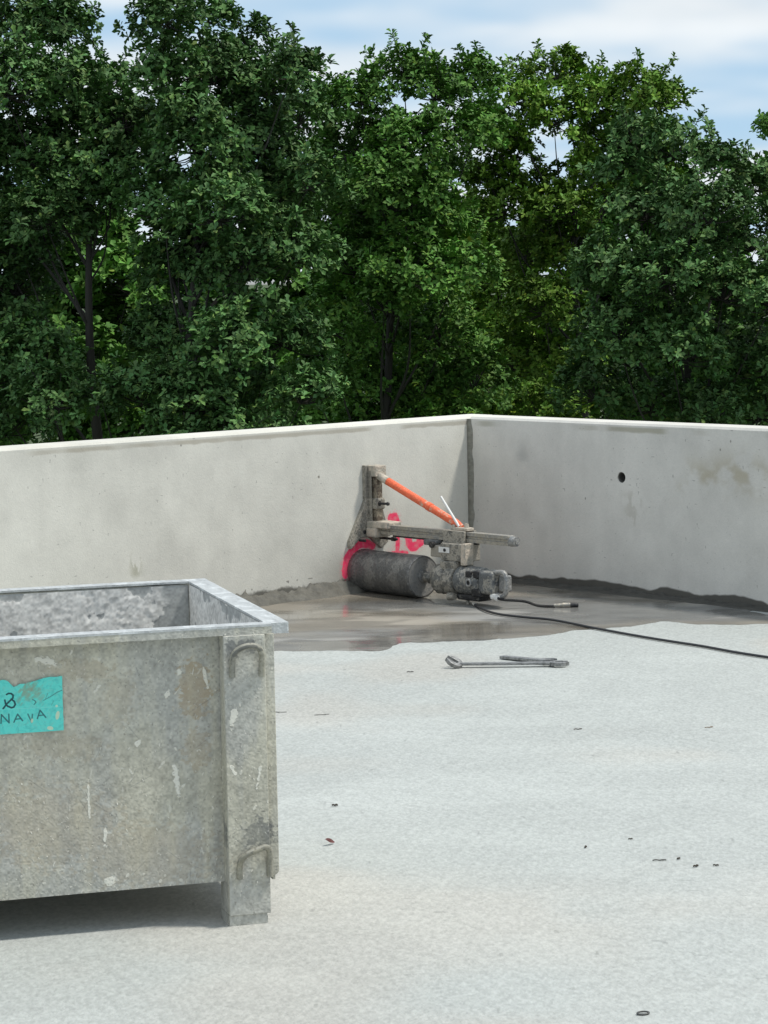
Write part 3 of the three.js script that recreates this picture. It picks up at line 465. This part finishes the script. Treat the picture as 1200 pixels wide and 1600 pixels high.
  // core bit
  { const p = [[0.003, 0.104], [0.003, 0.1165], [0.030, 0.1165], [0.034, 0.1135], [0.098, 0.1135], [0.101, 0.1125], [0.104, 0.1125], [0.107, 0.1135], [0.47, 0.1135], [0.486, 0.1125], [0.491, 0.108], [0.488, 0.104], [0.487, 0.05], [0.489, 0.034], [0.505, 0.032], [0.506, 0.0]];
    const g = latheX(p, YB, ZB, 64); const uvp = g.attributes.uv; const bp = g.attributes.position; for (let i = 0; i < uvp.count; i++) { uvp.setXY(i, uvp.getX(i) * 0.6, bp.getX(i) * 1.1); }
    const b = mesh('core_bit', g, bitM, rig);
    mesh('bit_face', latheX([[0.4885, 0.1035], [0.4895, 0.07], [0.4905, 0.036]], YB, ZB, 48), capM, b); }
  mesh('spindle', boxUV(lump(join(rod([0.5065, YB, ZB], [0.60, YB, ZB], 0.023, 0.026, 22), rod([0.545, YB, ZB], [0.575, YB, ZB], 0.033, 0.033, 6)), 0.006, 370)), gearM, rig);
  mesh('gearbox', boxUV(lump(latheX([[0.585, 0.001], [0.585, 0.034], [0.595, 0.05], [0.61, 0.066], [0.635, 0.076], [0.66, 0.078], [0.685, 0.074], [0.70, 0.062], [0.708, 0.076], [0.72, 0.08], [0.775, 0.08], [0.785, 0.074], [0.79, 0.001]], YB + 0.005, ZB, 44), 0.022, 380, 26)), gearM, rig);
  mesh('gear_neck', boxUV(lump(join(box(0.665, 0.79, 0.165, 0.2205, 0.005, 0.10, 0.01)), 0.008, 385)), gearM, rig);
  { const m = mesh('motor', boxUV(join(latheX([[0.792, 0.001], [0.792, 0.07], [0.80, 0.0755], [0.84, 0.0765], [0.845, 0.074], [0.85, 0.0765], [0.955, 0.075], [0.975, 0.068], [0.98, 0.001]], 0.125, ZB, 44))), motorM, rig);
    mesh('motor_end', boxUV(join(box(0.965, 1.085, 0.068, 0.192, ZB - 0.062, ZB + 0.062, 0.024))), motorM, m);
    mesh('handle_frame', boxUV(join(tube([[1.075, 0.072, ZB + 0.03], [1.13, 0.068, ZB + 0.03], [1.15, 0.085, ZB + 0.03], [1.152, 0.17, ZB + 0.03], [1.135, 0.188, ZB + 0.03], [1.075, 0.186, ZB + 0.03]], 0.0135, 36, 10), box(1.085, 1.14, 0.085, 0.172, ZB - 0.03, ZB + 0.02, 0.012))), capM, m);
    mesh('brush_cap', boxUV(join(new THREE.TorusGeometry(0.017, 0.006, 10, 22).translate(0.925, 0.125, ZB + 0.079), rod([0.925, 0.125, ZB + 0.06], [0.925, 0.125, ZB + 0.076], 0.022, 0.022, 22))), capM, m);
    mesh('brush_cap_slot', rod([0.925, 0.125, ZB + 0.0765], [0.925, 0.125, ZB + 0.0805], 0.0115, 0.0115, 14), blackM, m);
    mesh('switch_box', boxUV(join(box(0.895, 0.935, 0.152, 0.184, ZB + 0.045, ZB + 0.075, 0.005), box(0.945, 0.985, 0.148, 0.19, ZB + 0.04, ZB + 0.07, 0.008))), blackM, m);
    mesh('lower_guard', boxUV(lump(join(box(0.80, 0.975, 0.026, 0.06, ZB - 0.05, ZB + 0.052, 0.012), box(0.925, 1.0, 0.05, 0.1, ZB - 0.04, ZB + 0.068, 0.014)), 0.006, 390)), blackM, m);
    mesh('support_pin', boxUV(rod([0.865, 0.004, ZB + 0.03], [0.865, 0.04, ZB + 0.03], 0.010, 0.010, 10)), gearM, m);
    mesh('drain_boss', boxUV(rod([0.755, 0.04, ZB + 0.06], [0.80, 0.042, ZB + 0.06], 0.022, 0.018, 12)), gearM, m);
    mesh('cable_gland', boxUV(join(rod([1.06, 0.066, ZB + 0.04], [1.115, 0.060, ZB + 0.055], 0.014, 0.017, 14), box(1.07, 1.12, 0.05, 0.07, ZB + 0.03, ZB + 0.065, 0.006))), whiteM, m);
    const end = (u, y, n) => [n, y, u - 0.75];
    mesh('motor_cord', tube([[1.105, 0.062, ZB + 0.055], [1.14, 0.054, ZB + 0.05], end(0.74, 0.036, 1.20), end(0.70, 0.016, 1.24), end(0.655, 0.010, 1.275), end(0.63, 0.009, 1.30)], 0.0072, 50, 8), blackM, m);
    const plug = mesh('cord_plug', boxUV(join(rod(end(0.635, 0.014, 1.295), end(0.60, 0.014, 1.325), 0.0085, 0.0115, 14), rod(end(0.60, 0.014, 1.325), end(0.57, 0.0145, 1.35), 0.0135, 0.0135, 14))), alu, m);
    mesh('plug_collar', boxUV(join(rod(end(0.57, 0.0145, 1.35), end(0.538, 0.0135, 1.378), 0.0132, 0.010, 12))), blackM, plug); }
}

// ------------------------------------------------------------------ cable, wrenches and litter on the deck
const rubber = std({ color: lin(0.022, 0.022, 0.024), roughness: 0.55 });
{
  const C = [[0.462, 0.012, -12.90], [0.478, 0.0125, -12.80], [0.515, 0.0125, -12.64], [0.58, 0.0125, -12.50], [0.69, 0.0125, -12.385], [0.81, 0.0125, -12.281], [1.0, 0.009, -11.98], [1.189, 0.0085, -11.675], [1.32, 0.009, -11.48], [1.443, 0.0085, -11.314], [1.56, 0.0085, -11.12], [1.68, 0.0085, -10.955], [1.95, 0.0085, -10.62], [2.4, 0.0085, -10.3], [3.2, 0.0085, -10.1], [4.6, 0.0085, -9.9]];
  const c = thing('power_cable', 'black rubber power cable running out of the puddle across the deck', 'cable');
  mesh('cable_sheath', tube(C, 0.0062, 200, 8), rubber, c);
  mesh('bare_end', rod([0.452, 0.0135, -12.935], [0.462, 0.012, -12.90], 0.006, 0.0082, 8), std({ color: lin(0.45, 0.43, 0.39), roughness: 0.6 }), c);
}
{
  const map = colorTex(256, 256, (s, t, o) => { const n = fbm(s * 20, t * 20, 4, 400), v = 0.20 + 0.3 * (n - 0.5) + 0.1 * vn(s * 90, t * 90, 401); o[0] = v; o[1] = v * 1.0; o[2] = v * 0.98; });
  const steel = std({ map: sized(map, 0.2), roughness: 0.5, metalness: 0.55 });
  const jaw = (r, open, depth) => {                           // open-end head at the origin, mouth towards +x
    const s = new THREE.Shape(); const a0 = 0.62, N = 22;
    for (let i = 0; i <= N; i++) { const a = a0 + (Math.PI * 2 - 2 * a0) * i / N; const x = Math.cos(a) * r * 1.05, y = Math.sin(a) * r; i ? s.lineTo(x, y) : s.moveTo(x, y); }
    s.lineTo(r * 1.12, -open); s.lineTo(-depth, -open); s.lineTo(-depth - open * 0.5, 0); s.lineTo(-depth, open); s.lineTo(r * 1.12, open); s.closePath(); return s;
  };
  const ext = (s, d) => new THREE.ExtrudeGeometry(s, { depth: d, bevelEnabled: true, bevelSize: 0.0022, bevelThickness: 0.0022, bevelSegments: 2, curveSegments: 8 }).rotateX(-Math.PI / 2);
  const shaft = (len, w0, w1, d) => { const s = new THREE.Shape(); s.moveTo(0, -w0); s.lineTo(len, -w1); s.lineTo(len, w1); s.lineTo(0, w0); s.closePath(); return ext(s, d); };
  const w1 = thing('open_end_wrench', 'long grey steel wrench with upturned end lying on the dry deck', 'wrench', [0.305, 0, -10.885], -0.055);   // local +x to the flat head
  mesh('shaft', boxUV(shaft(0.40, 0.011, 0.015, 0.007).translate(0.012, 0.0125, 0)), steel, w1);
  { const h = ext(jaw(0.037, 0.016, 0.012), 0.013); h.rotateY(0.18); h.translate(0.445, 0.0075, 0); mesh('jaw', boxUV(h), steel, w1); }
  { const h = ext(jaw(0.034, 0.013, 0.012), 0.014); h.rotateY(Math.PI - 0.3); h.rotateZ(-0.42); h.rotateX(0.35); h.translate(-0.012, 0.018, 0); mesh('upturned_jaw', boxUV(h), steel, w1); }
  const w2 = thing('open_end_wrench', 'shorter grey wrench resting with its jaw on the long one', 'wrench', [0.515, 0, -11.11], -0.74);
  mesh('shaft', boxUV(shaft(0.225, 0.0135, 0.0145, 0.008).rotateZ(0.02).translate(0, 0.005, 0)), steel, w2);
  { const h = ext(jaw(0.036, 0.016, 0.01), 0.012); h.rotateY(0.26); h.rotateZ(0.06); h.translate(0.255, 0.009, 0); mesh('jaw', boxUV(h), steel, w2); }
}
{
  const twigM = std({ color: lin(0.06, 0.05, 0.038), roughness: 0.9 }), leafM = std({ color: lin(0.13, 0.045, 0.04), roughness: 0.7, side: THREE.DoubleSide }), greyM = std({ color: lin(0.10, 0.10, 0.09), roughness: 0.8 });
  const twig = (x, z, len, ang, r, label, mat = twigM, q = rng(Math.round(x * 991 + 5000))) => {
    const pts = [0, 1, 2, 3, 4].map((k) => { const t = k / 4 - 0.5; return [t * len, r * 1.4 + (k % 2) * r * 0.8, (q() - 0.5) * len * 0.18]; });
    const g = new THREE.Group(); g.name = numbered('twig'); g.position.set(x, 0, z); g.rotation.y = ang; scene.add(g); tag(g, label, 'twig', 'twigs and crumbs scattered on the deck');
    mesh('stem', tube(pts, r, 12, 6), mat, g); mesh('side_stem', tube([pts[2], [pts[2][0] + len * 0.15, r * 2.4, len * 0.12], [pts[2][0] + len * 0.24, r * 1.2, len * 0.2]], r * 0.7, 6, 5), mat, g); return g;
  };
  twig(0.713, -9.323, 0.032, 0.2, 0.0016, 'dark twig alone on the deck below the flat wrench jaw');
  twig(1.204, -9.311, 0.035, 0.4, 0.0014, 'pale brown twig on the deck near the frame edge, level with the lone dark twig', std({ color: lin(0.25, 0.18, 0.12), roughness: 0.9 }));
  twig(0.781, -7.18, 0.04, 0.15, 0.0017, 'longest grey twig of the small scatter in the open deck', greyM);
  twig(0.838, -7.191, 0.013, 0.8, 0.0022, 'tiny dark crumb just beside the longest grey twig');
  twig(0.876, -7.092, 0.018, 0.5, 0.0026, 'dark crumb nearest the camera in the small scatter');
  twig(0.935, -7.10, 0.016, -0.2, 0.002, 'dark crumb at the outer end of the small scatter');
  twig(0.725, -7.461, 0.012, 0.1, 0.0018, 'dark speck of bark behind the longest grey twig');
  twig(0.581, -7.362, 0.014, 1.2, 0.0024, 'upright dark crumb inward of the small scatter');
  twig(-0.178, -8.025, 0.018, 0.0, 0.0028, 'black crumb on the deck behind the reddish dry leaf');
  twig(-0.45, -9.83, 0.10, -0.1, 0.0012, 'thin stalk lying beside the skip corner', greyM);
  twig(-0.26, -9.75, 0.06, 0.2, 0.0012, 'thin bent stalk on the deck out from the skip corner', greyM);
  twig(0.10, -10.78, 0.03, 0.3, 0.0018, 'small grey stalk between the skip and the long wrench', greyM);
  const dl = tag(new THREE.Group(), 'narrow reddish brown dry leaf lying on the open deck', 'leaf'); dl.name = 'dry_leaf'; dl.position.set(-0.185, 0.011, -7.47); dl.rotation.set(0.9, 0.3, -0.95); dl.scale.set(0.8, 0.8, 1.3); scene.add(dl);
  { const s = new THREE.PlaneGeometry(0.06, 0.012, 12, 4).rotateX(-Math.PI / 2), p = s.attributes.position; for (let i = 0; i < p.count; i++) { const t = p.getX(i) / 0.06 + 0.5, w = Math.sin(Math.PI * clamp(t * 0.97 + 0.02)) ** 0.8; const z = p.getZ(i) * w; p.setXYZ(i, p.getX(i), 0.002 + 90 * z * z + 0.006 * Math.abs(t - 0.4), z); } s.computeVertexNormals(); mesh('blade', s, leafM, dl); mesh('midrib', rod([-0.03, 0.0036, 0], [0.03, 0.0042, 0], 0.0008, 0.0005, 6), leafM, dl); }
  const ring = tag(mesh('wire_loop', new THREE.TorusGeometry(0.011, 0.0022, 8, 26).scale(1.25, 0.8, 1).rotateX(-Math.PI / 2 + 0.12).translate(0, 0.0035, 0), std({ color: lin(0.09, 0.09, 0.085), roughness: 0.5, metalness: 0.4 })), 'small dark wire loop on the deck nearest the camera', 'wire'); ring.position.set(0.575, 0, -5.66); ring.rotation.y = 0.3;
}

// ------------------------------------------------------------------ oak trees beyond the parapet
// lobes: [x from the trunk, height above ground, z from the trunk, radius] in metres
const TREES = {
  T1: { x: -2.66, z: -23.0, lobes: [[-0.64,8.53,-1.09,0.38],[-0.27,8.57,-0.83,0.27],[-0.64,7.89,0.29,0.4],[-0.23,7.91,-0.1,0.39],[0.13,8.06,-1.0,0.2],[-0.56,7.29,-0.26,0.44],[-0.02,7.48,-0.21,0.37],[-1.03,6.72,-0.65,0.45],[-0.32,6.75,0.37,0.37],[-0.8,6.12,-0.64,0.45],[-1.07,7.36,-0.35,0.45],[-0.5,5.49,0.2,0.38],[-0.93,5.32,0.08,0.44],[0.2,6.92,0.08,0.28],[0.39,7.59,0.23,0.27],[-0.17,5.12,1.06,0.34],[-0.8,4.83,-0.11,0.35],[-0.17,7.04,0.17,0.28],[0.22,7.24,0.22,0.24],[-0.66,6.51,-0.38,0.3],[-0.99,5.88,-0.8,0.33]] },
  T2: { x: -1.57, z: -22.4, lobes: [[-0.21,8.4,0.49,0.28],[0.06,8.55,-0.73,0.18],[0.41,8.31,-0.66,0.18],[-0.25,7.99,0.42,0.26],[0.11,7.96,-0.12,0.36],[0.5,7.85,-0.3,0.32],[0.82,7.96,0.21,0.23],[-0.58,7.54,-1.03,0.37],[0.01,7.32,0.21,0.41],[0.48,7.31,-0.38,0.39],[0.83,7.6,-0.94,0.29],[-0.31,6.8,0.22,0.35],[0.22,6.72,0.72,0.39],[0.64,6.83,-0.6,0.37],[0.96,7.0,0.13,0.25],[-0.12,6.24,-0.33,0.39],[0.42,6.25,0.47,0.36],[0.83,6.36,0.41,0.3],[-0.25,5.61,-0.36,0.41],[0.28,5.57,0.75,0.38],[0.71,5.64,0.42,0.32],[-0.5,5.16,0.56,0.34],[0.02,5.08,0.82,0.35],[0.45,5.07,0.11,0.33],[0.87,5.14,0.7,0.28],[0.19,4.79,0.98,0.28],[0.56,4.75,-0.43,0.28],[-0.25,4.77,0.93,0.27],[-0.58,7.1,-0.31,0.27],[-0.2,6.52,-0.05,0.27],[0.57,6.52,-0.65,0.27],[0.23,7.01,0.25,0.26],[0.28,7.64,-0.58,0.23],[-0.08,7.64,0.45,0.23]] },
  T3: { x: 0.1, z: -25.6, lobes: [[-0.55,7.92,-0.63,0.28],[-0.25,7.95,-0.12,0.28],[0.19,8.19,-0.45,0.33],[0.49,7.99,-0.04,0.25],[0.93,8.15,-0.81,0.3],[-0.33,7.47,-0.73,0.39],[0.16,7.47,0.28,0.36],[0.61,7.59,0.27,0.28],[0.91,7.66,-0.07,0.26],[0.27,7.11,0.65,0.28],[0.66,7.28,-0.66,0.17],[-0.04,7.21,0.51,0.28],[-0.54,6.88,-0.66,0.37],[-0.05,6.86,0.77,0.39],[0.44,6.74,0.17,0.34],[-0.31,6.24,0.22,0.39],[0.19,6.17,0.89,0.4],[0.67,6.22,0.55,0.34],[-0.58,5.68,0.64,0.36],[-0.07,5.51,-0.66,0.43],[0.52,5.51,-0.1,0.38],[0.19,4.97,-0.53,0.37],[-0.34,4.99,-0.33,0.37],[0.85,5.04,-0.31,0.36],[-0.74,5.06,0.87,0.32],[-0.15,4.52,-0.38,0.4],[0.5,4.53,-0.08,0.39],[-0.31,6.57,-0.03,0.3],[0.2,6.52,0.61,0.29],[-0.06,5.89,0.92,0.31]] },
  T4: { x: 2.26, z: -28.6, lobes: [[-0.73,8.13,0.14,0.29],[-0.18,8.44,-0.79,0.34],[0.22,8.1,-0.15,0.35],[0.7,8.18,0.12,0.33],[1.12,8.14,-1.04,0.24],[-0.27,7.88,0.12,0.33],[0.35,7.75,-0.42,0.3],[0.78,7.72,-0.02,0.32],[-0.92,7.68,0.13,0.29],[-0.03,7.4,0.17,0.19],[-0.99,7.23,-0.07,0.32],[-0.73,7.52,-0.05,0.23],[0.37,7.48,-0.69,0.28],[0.79,7.36,-0.14,0.31],[0.67,7.15,-0.77,0.3],[-0.52,7.15,-0.13,0.22],[-0.82,6.9,0.0,0.39],[-0.27,6.84,0.43,0.37],[0.33,7.07,-0.28,0.34],[-0.56,6.36,-0.85,0.45],[-0.03,6.38,0.05,0.39],[-0.88,5.85,-0.45,0.4],[-0.43,5.78,0.52,0.41],[-0.77,5.13,-0.02,0.44],[-0.15,5.11,-0.04,0.39],[-0.48,4.59,1.0,0.42]] },
  T5: { x: 2.87, z: -24.0, lobes: [[-0.41,7.5,-0.38,0.17],[-0.47,7.14,-0.4,0.29],[0.02,7.31,-0.43,0.3],[0.35,7.12,-0.16,0.27],[0.82,6.98,-0.83,0.29],[-0.32,6.7,0.03,0.37],[0.13,6.65,0.71,0.37],[0.7,6.41,0.1,0.38],[-0.71,6.16,0.47,0.31],[-0.25,6.07,0.85,0.39],[0.3,5.94,0.69,0.39],[0.77,5.87,0.52,0.37],[-0.68,5.57,0.7,0.33],[-0.18,5.42,0.74,0.39],[0.49,5.31,-0.27,0.41],[0.89,5.26,0.15,0.38],[-0.83,5.01,-0.06,0.33],[-0.29,4.87,-0.18,0.34],[0.19,4.83,0.38,0.34],[0.77,4.79,-0.07,0.34]] },
  T6: { x: 4.77, z: -27.0, lobes: [[-0.52,7.64,0.03,0.14],[-0.4,7.21,0.02,0.23],[0.23,7.48,-0.87,0.39],[-0.17,6.84,-0.17,0.48],[0.34,7.31,-0.34,0.56],[-0.0,6.15,0.4,0.54],[0.1,5.31,-0.59,0.56],[-0.01,4.55,-0.34,0.49]] },
  B1: { x: -3.39, z: -33.0, lobes: [[-1.06,6.58,0.03,0.59],[-0.33,6.74,-0.24,0.47],[0.14,6.06,0.45,0.58],[-0.62,5.91,-0.31,0.59],[0.27,5.29,-0.56,0.64],[-0.22,5.03,1.2,0.61],[-1.16,5.41,-0.46,0.64],[-0.87,4.29,-0.56,0.68],[0.19,4.29,-0.25,0.68],[-1.57,4.58,-0.14,0.59]] },
  B2: { x: -1.07, z: -34.0, lobes: [[-0.43,7.16,-0.71,0.53],[0.3,7.38,-0.02,0.52],[-0.12,6.36,1.04,0.63],[0.61,6.26,-0.85,0.67],[0.17,5.49,-0.08,0.69],[-0.59,5.35,0.53,0.68],[0.77,4.92,1.09,0.67],[0.02,4.45,1.42,0.66],[-1.25,6.21,-0.79,0.53],[-1.13,4.5,0.33,0.69]] },
  B3: { x: 1.22, z: -33.0, lobes: [[-0.75,6.81,0.85,0.49],[-0.12,6.7,-1.07,0.52],[0.17,6.22,0.24,0.63],[-0.48,5.9,-0.69,0.64],[-1.02,5.35,0.77,0.62],[0.03,5.18,1.18,0.65],[-0.53,4.49,0.33,0.67],[0.36,4.24,-0.89,0.69],[-1.33,6.17,-0.98,0.61],[-0.98,7.08,-0.27,0.47]] },
  B4: { x: 3.56, z: -34.5, lobes: [[-1.1,6.63,0.79,0.47],[-0.46,6.64,-0.64,0.54],[0.15,7.04,0.33,0.57],[-0.34,5.75,-0.14,0.66],[-1.02,5.41,-0.43,0.67],[-0.07,4.9,0.66,0.69],[-0.79,4.35,-0.21,0.71],[0.74,6.26,-0.28,0.66],[0.86,5.05,0.78,0.69],[1.56,5.54,0.09,0.7],[1.44,4.36,0.9,0.68],[0.3,4.09,0.31,0.7]] },
};

{
  // one leaf of unit length: lobed, folded along its midrib; 8 corners, 6 faces
  const half = [[0.30, 0.15], [0.43, 0.125], [0.71, 0.255]], lift = (t) => 0.10 * Math.sin(t * 2.2) - 0.12 * t * t;
  const LP = [[0, 0, 0], [1, lift(1), 0]], LI = [];
  for (const sg of [1, -1]) { const o = LP.length; half.forEach(([t, w]) => LP.push([t, lift(t) + w * 0.32, w * sg])); for (const f of [[0, o, o + 1], [0, o + 1, 1], [o + 1, o + 2, 1]]) LI.push(sg > 0 ? f : [f[0], f[2], f[1]]); }
  const LN = LP.map(([x, y, z]) => new THREE.Vector3(-0.1 + 0.25 * x, 1, -0.32 * Math.sign(z)).normalize());
  const leafMat = new THREE.MeshPhysicalMaterial({ color: 0xffffff, vertexColors: true, roughness: 0.58, side: THREE.DoubleSide, specularIntensity: 0.35 });
  const bark = std({ map: colorTex(256, 512, (s, t, o) => { const n = fbm(s * 22, t * 6, 4, 500), v = 0.022 + 0.035 * n; o[0] = v * 1.08; o[1] = v; o[2] = v * 0.86; }, THREE.RepeatWrapping), roughness: 0.95 });
  const up = new THREE.Vector3(0, 1, 0), V = () => new THREE.Vector3();
  function oak(key, label, tint, opt = {}) {
    const { x: tx, z: tz, lobes } = TREES[key], R = rng(900 + key.charCodeAt(0) * 31 + key.charCodeAt(1) * 7), rn = () => R() * 2 - 1;
    const { leafSize = 0.073, dense = 1, shoots = 3 } = opt;
    const t = thing('oak_tree', label, 'tree', [tx, -4.5, tz], 0, opt.group ?? 'oak trees behind the parapet');
    const top = Math.max(...lobes.map((l) => l[1])), lean = rn() * 0.15;
    const trunkAt = (y) => new THREE.Vector3(lean * Math.sin(y * 0.35) + 0.06 * Math.sin(y * 1.3 + tx), y, 0.08 * Math.sin(y * 0.9 + tz));
    const tp = []; for (let k = 0; k <= 8; k++) tp.push(trunkAt(top * 0.86 * k / 8));
    const taper = (curve, r0, r1, seg, rad) => { const g = new THREE.TubeGeometry(curve, seg, 1, rad, false), p = g.attributes.position, c = V(), q = V(); for (let i = 0; i <= seg; i++) { curve.getPointAt(i / seg, c); const r = lerp(r0, r1, (i / seg) ** 0.8); for (let k = 0; k <= rad; k++) { const j = i * (rad + 1) + k; q.fromBufferAttribute(p, j).sub(c).multiplyScalar(r).add(c); p.setXYZ(j, q.x, q.y, q.z); } } return g; };
    mesh('trunk', taper(new THREE.CatmullRomCurve3(tp), 0.115, 0.02, 22, 10), bark, t);
    const limbs = [], mats = [], cols = [], m4 = new THREE.Matrix4(), bx = V(), by = V(), bz = V(), col = new THREE.Color();
    const rosette = (p, axis, tone, n) => {
      const ref = Math.abs(axis.y) < 0.9 ? up : new THREE.Vector3(1, 0, 0), e1 = V().crossVectors(axis, ref).normalize(), e2 = V().crossVectors(axis, e1), a0 = R() * 6.28;
      for (let k = 0; k < n; k++) {
        const a = a0 + k * 2.4 + rn() * 0.4, tilt = 0.7 + 0.75 * R(), s = leafSize * (0.62 + 0.6 * R());
        bx.copy(axis).multiplyScalar(Math.cos(tilt)).addScaledVector(e1, Math.cos(a) * Math.sin(tilt)).addScaledVector(e2, Math.sin(a) * Math.sin(tilt)); bx.y -= 0.12; bx.normalize();
        by.copy(axis).addScaledVector(up, 0.35).add(new THREE.Vector3(rn(), rn(), rn()).multiplyScalar(0.35)); bz.crossVectors(bx, by).normalize(); by.crossVectors(bz, bx);
        m4.makeBasis(bx.clone().multiplyScalar(s), by.clone().multiplyScalar(s), bz.clone().multiplyScalar(s * (0.85 + 0.3 * R()))); m4.setPosition(p.x + rn() * 0.015, p.y + rn() * 0.015, p.z + rn() * 0.015);
        mats.push(...m4.elements);
        const v = tone * (0.78 + 0.44 * R()), yel = R() < 0.06 ? 1.5 : 1; cols.push(tint[0] * v * yel * (0.9 + 0.25 * R()), tint[1] * v * (0.92 + 0.16 * R()) * (yel > 1 ? 1.2 : 1), tint[2] * v * (0.85 + 0.3 * R()));
      }
    };
    for (const [lx, ly, lz, lr0] of lobes) {
      const lr = lr0 * 1.1, lt = 0.82 + 0.42 * R();
      const c = new THREE.Vector3(lx, ly, lz), ay = Math.min(top * 0.84, Math.max(1.2, ly - 0.5 - 0.5 * R() - 0.8 * Math.hypot(lx, lz))), a = trunkAt(ay);
      const mid = a.clone().lerp(c, 0.5).add(new THREE.Vector3(rn() * 0.12, -0.06 - 0.1 * R(), rn() * 0.12));
      const far = a.distanceTo(c); limbs.push(taper(new THREE.CatmullRomCurve3([a, mid, c]), 0.007 + 0.007 * far, 0.004, 10, 6));
      const n = Math.round(dense * 30 * (lr / 0.35) ** 2);
      for (let i = 0; i < n; i++) {
        const d = V(); do d.set(rn(), rn(), rn()); while (d.lengthSq() > 1 || d.lengthSq() < 0.01); d.normalize(); if (d.y < -0.3) d.y *= -0.8; d.normalize();
        const rr = lr * (0.55 + 0.52 * Math.sqrt(R())), s = c.clone().add(new THREE.Vector3(d.x * rr, d.y * rr * 0.9, d.z * rr)), rs = 0.065 + 0.085 * R(), tone = lt * (0.78 + 0.44 * R());
        if (i % 2 === 0) { const q = c.clone().lerp(s, 0.5); q.y -= 0.04; limbs.push(taper(new THREE.CatmullRomCurve3([c, q, s]), 0.0075, 0.003, 4, 4)); }
        for (let k = 0; k < 8; k++) { const o = new THREE.Vector3(rn(), rn() * 0.8, rn()).multiplyScalar(rs), ax = d.clone().multiplyScalar(0.55).addScaledVector(up, 0.55).add(new THREE.Vector3(rn(), rn(), rn()).multiplyScalar(0.55)).normalize(); rosette(s.clone().add(o), ax, tone, 6 + (R() * 3 | 0)); }
      }
      for (let i = 0; i < shoots; i++) {                      // young shoots that stand out of the crown
        const d = new THREE.Vector3(rn() * 0.8, 0.5 + 0.7 * R(), rn() * 0.8).normalize(), s0 = c.clone().addScaledVector(d, lr * 0.7), len = lr * 0.35 + 0.08 + 0.14 * R(), s1 = s0.clone().addScaledVector(d, len); s1.x += rn() * 0.05;
        limbs.push(taper(new THREE.CatmullRomCurve3([c, s0, s1]), 0.007, 0.0025, 5, 4)); const tone = 0.9 + 0.35 * R();
        for (let k = 0; k < 9; k++) { const q = s0.clone().lerp(s1, (k + 1) / 9).add(new THREE.Vector3(rn(), rn() * 0.5, rn()).multiplyScalar(0.05 * (1.15 - k / 9))); rosette(q, d.clone().add(new THREE.Vector3(rn(), rn(), rn()).multiplyScalar(0.5)).normalize(), tone, 6); }
      }
    }
    mesh('limbs', join(limbs), bark, t).userData.kind = 'stuff';
    const N = mats.length / 16, P = new Float32Array(N * 24), Q = new Float32Array(N * 24), K = new Float32Array(N * 24), I = new Uint32Array(N * 18);
    for (let i = 0, o = 0, f = 0; i < N; i++) {
      const m = i * 16, s = Math.hypot(mats[m], mats[m + 1], mats[m + 2]), s2 = Math.hypot(mats[m + 8], mats[m + 9], mats[m + 10]);
      for (const t of LI) { I[f++] = i * 8 + t[0]; I[f++] = i * 8 + t[1]; I[f++] = i * 8 + t[2]; }
      for (let v = 0; v < 8; v++) for (let e = 0; e < 3; e++, o++) {
        P[o] = mats[m + e] * LP[v][0] + mats[m + 4 + e] * LP[v][1] + mats[m + 8 + e] * LP[v][2] + mats[m + 12 + e];
        Q[o] = (mats[m + e] * LN[v].x + mats[m + 4 + e] * LN[v].y) / s + mats[m + 8 + e] * LN[v].z / s2; K[o] = cols[i * 3 + e];
      }
    }
    const cg = new THREE.BufferGeometry(); cg.setAttribute('position', new THREE.BufferAttribute(P, 3)); cg.setAttribute('normal', new THREE.BufferAttribute(Q, 3)); cg.setAttribute('color', new THREE.BufferAttribute(K, 3)); cg.setIndex(new THREE.BufferAttribute(I, 1));
    const crown = new THREE.Mesh(cg, leafMat);
    crown.name = 'crown'; crown.userData.kind = 'stuff'; t.add(crown); return N;
  }
  const BLUE = [0.079, 0.166, 0.049], MID = [0.086, 0.198, 0.034], YEL = [0.116, 0.226, 0.028];
  let n = 0;
  n += oak('T1', 'tall blue green oak with a bare dark trunk, first of the row from the left', BLUE, { dense: 1.15 });
  n += oak('T2', 'tallest blue green oak in front, behind the skip', BLUE, { dense: 1.08 });
  n += oak('T3', 'mid green oak standing behind the wall corner', MID);
  n += oak('T4', 'yellow green oak set back, with a gap of sky under its crown', YEL, { shoots: 3 });
  n += oak('T5', 'low blue green oak in front, behind the shaded wall', BLUE);
  n += oak('T6', 'oak at the right end of the row with only its edge in view', MID);
  const back = { leafSize: 0.15, dense: 0.5, shoots: 1, group: 'second row of oaks seen between the front crowns' };
  n += oak('B1', 'shadowed oak deep behind the bare trunk', MID, back);
  n += oak('B2', 'shadowed oak deep between the tallest oak and the wall corner', MID, back);
  n += oak('B3', 'shadowed oak deep behind the corner oak', YEL, back);
  n += oak('B4', 'shadowed oak deep behind the low oak and the shaded wall', MID, back);
  console.log('leaves', n);
}

// ------------------------------------------------------------------ render
scene.traverse((o) => { if (o.isMesh) { o.castShadow = true; o.receiveShadow = true; } });
const renderer = new THREE.WebGLRenderer({ antialias: true });
renderer.setSize(768, 1024);
renderer.shadowMap.enabled = true; renderer.shadowMap.type = THREE.PCFSoftShadowMap;
renderer.toneMapping = THREE.LinearToneMapping; renderer.toneMappingExposure = EXPOSURE;
renderer.render(scene, camera);
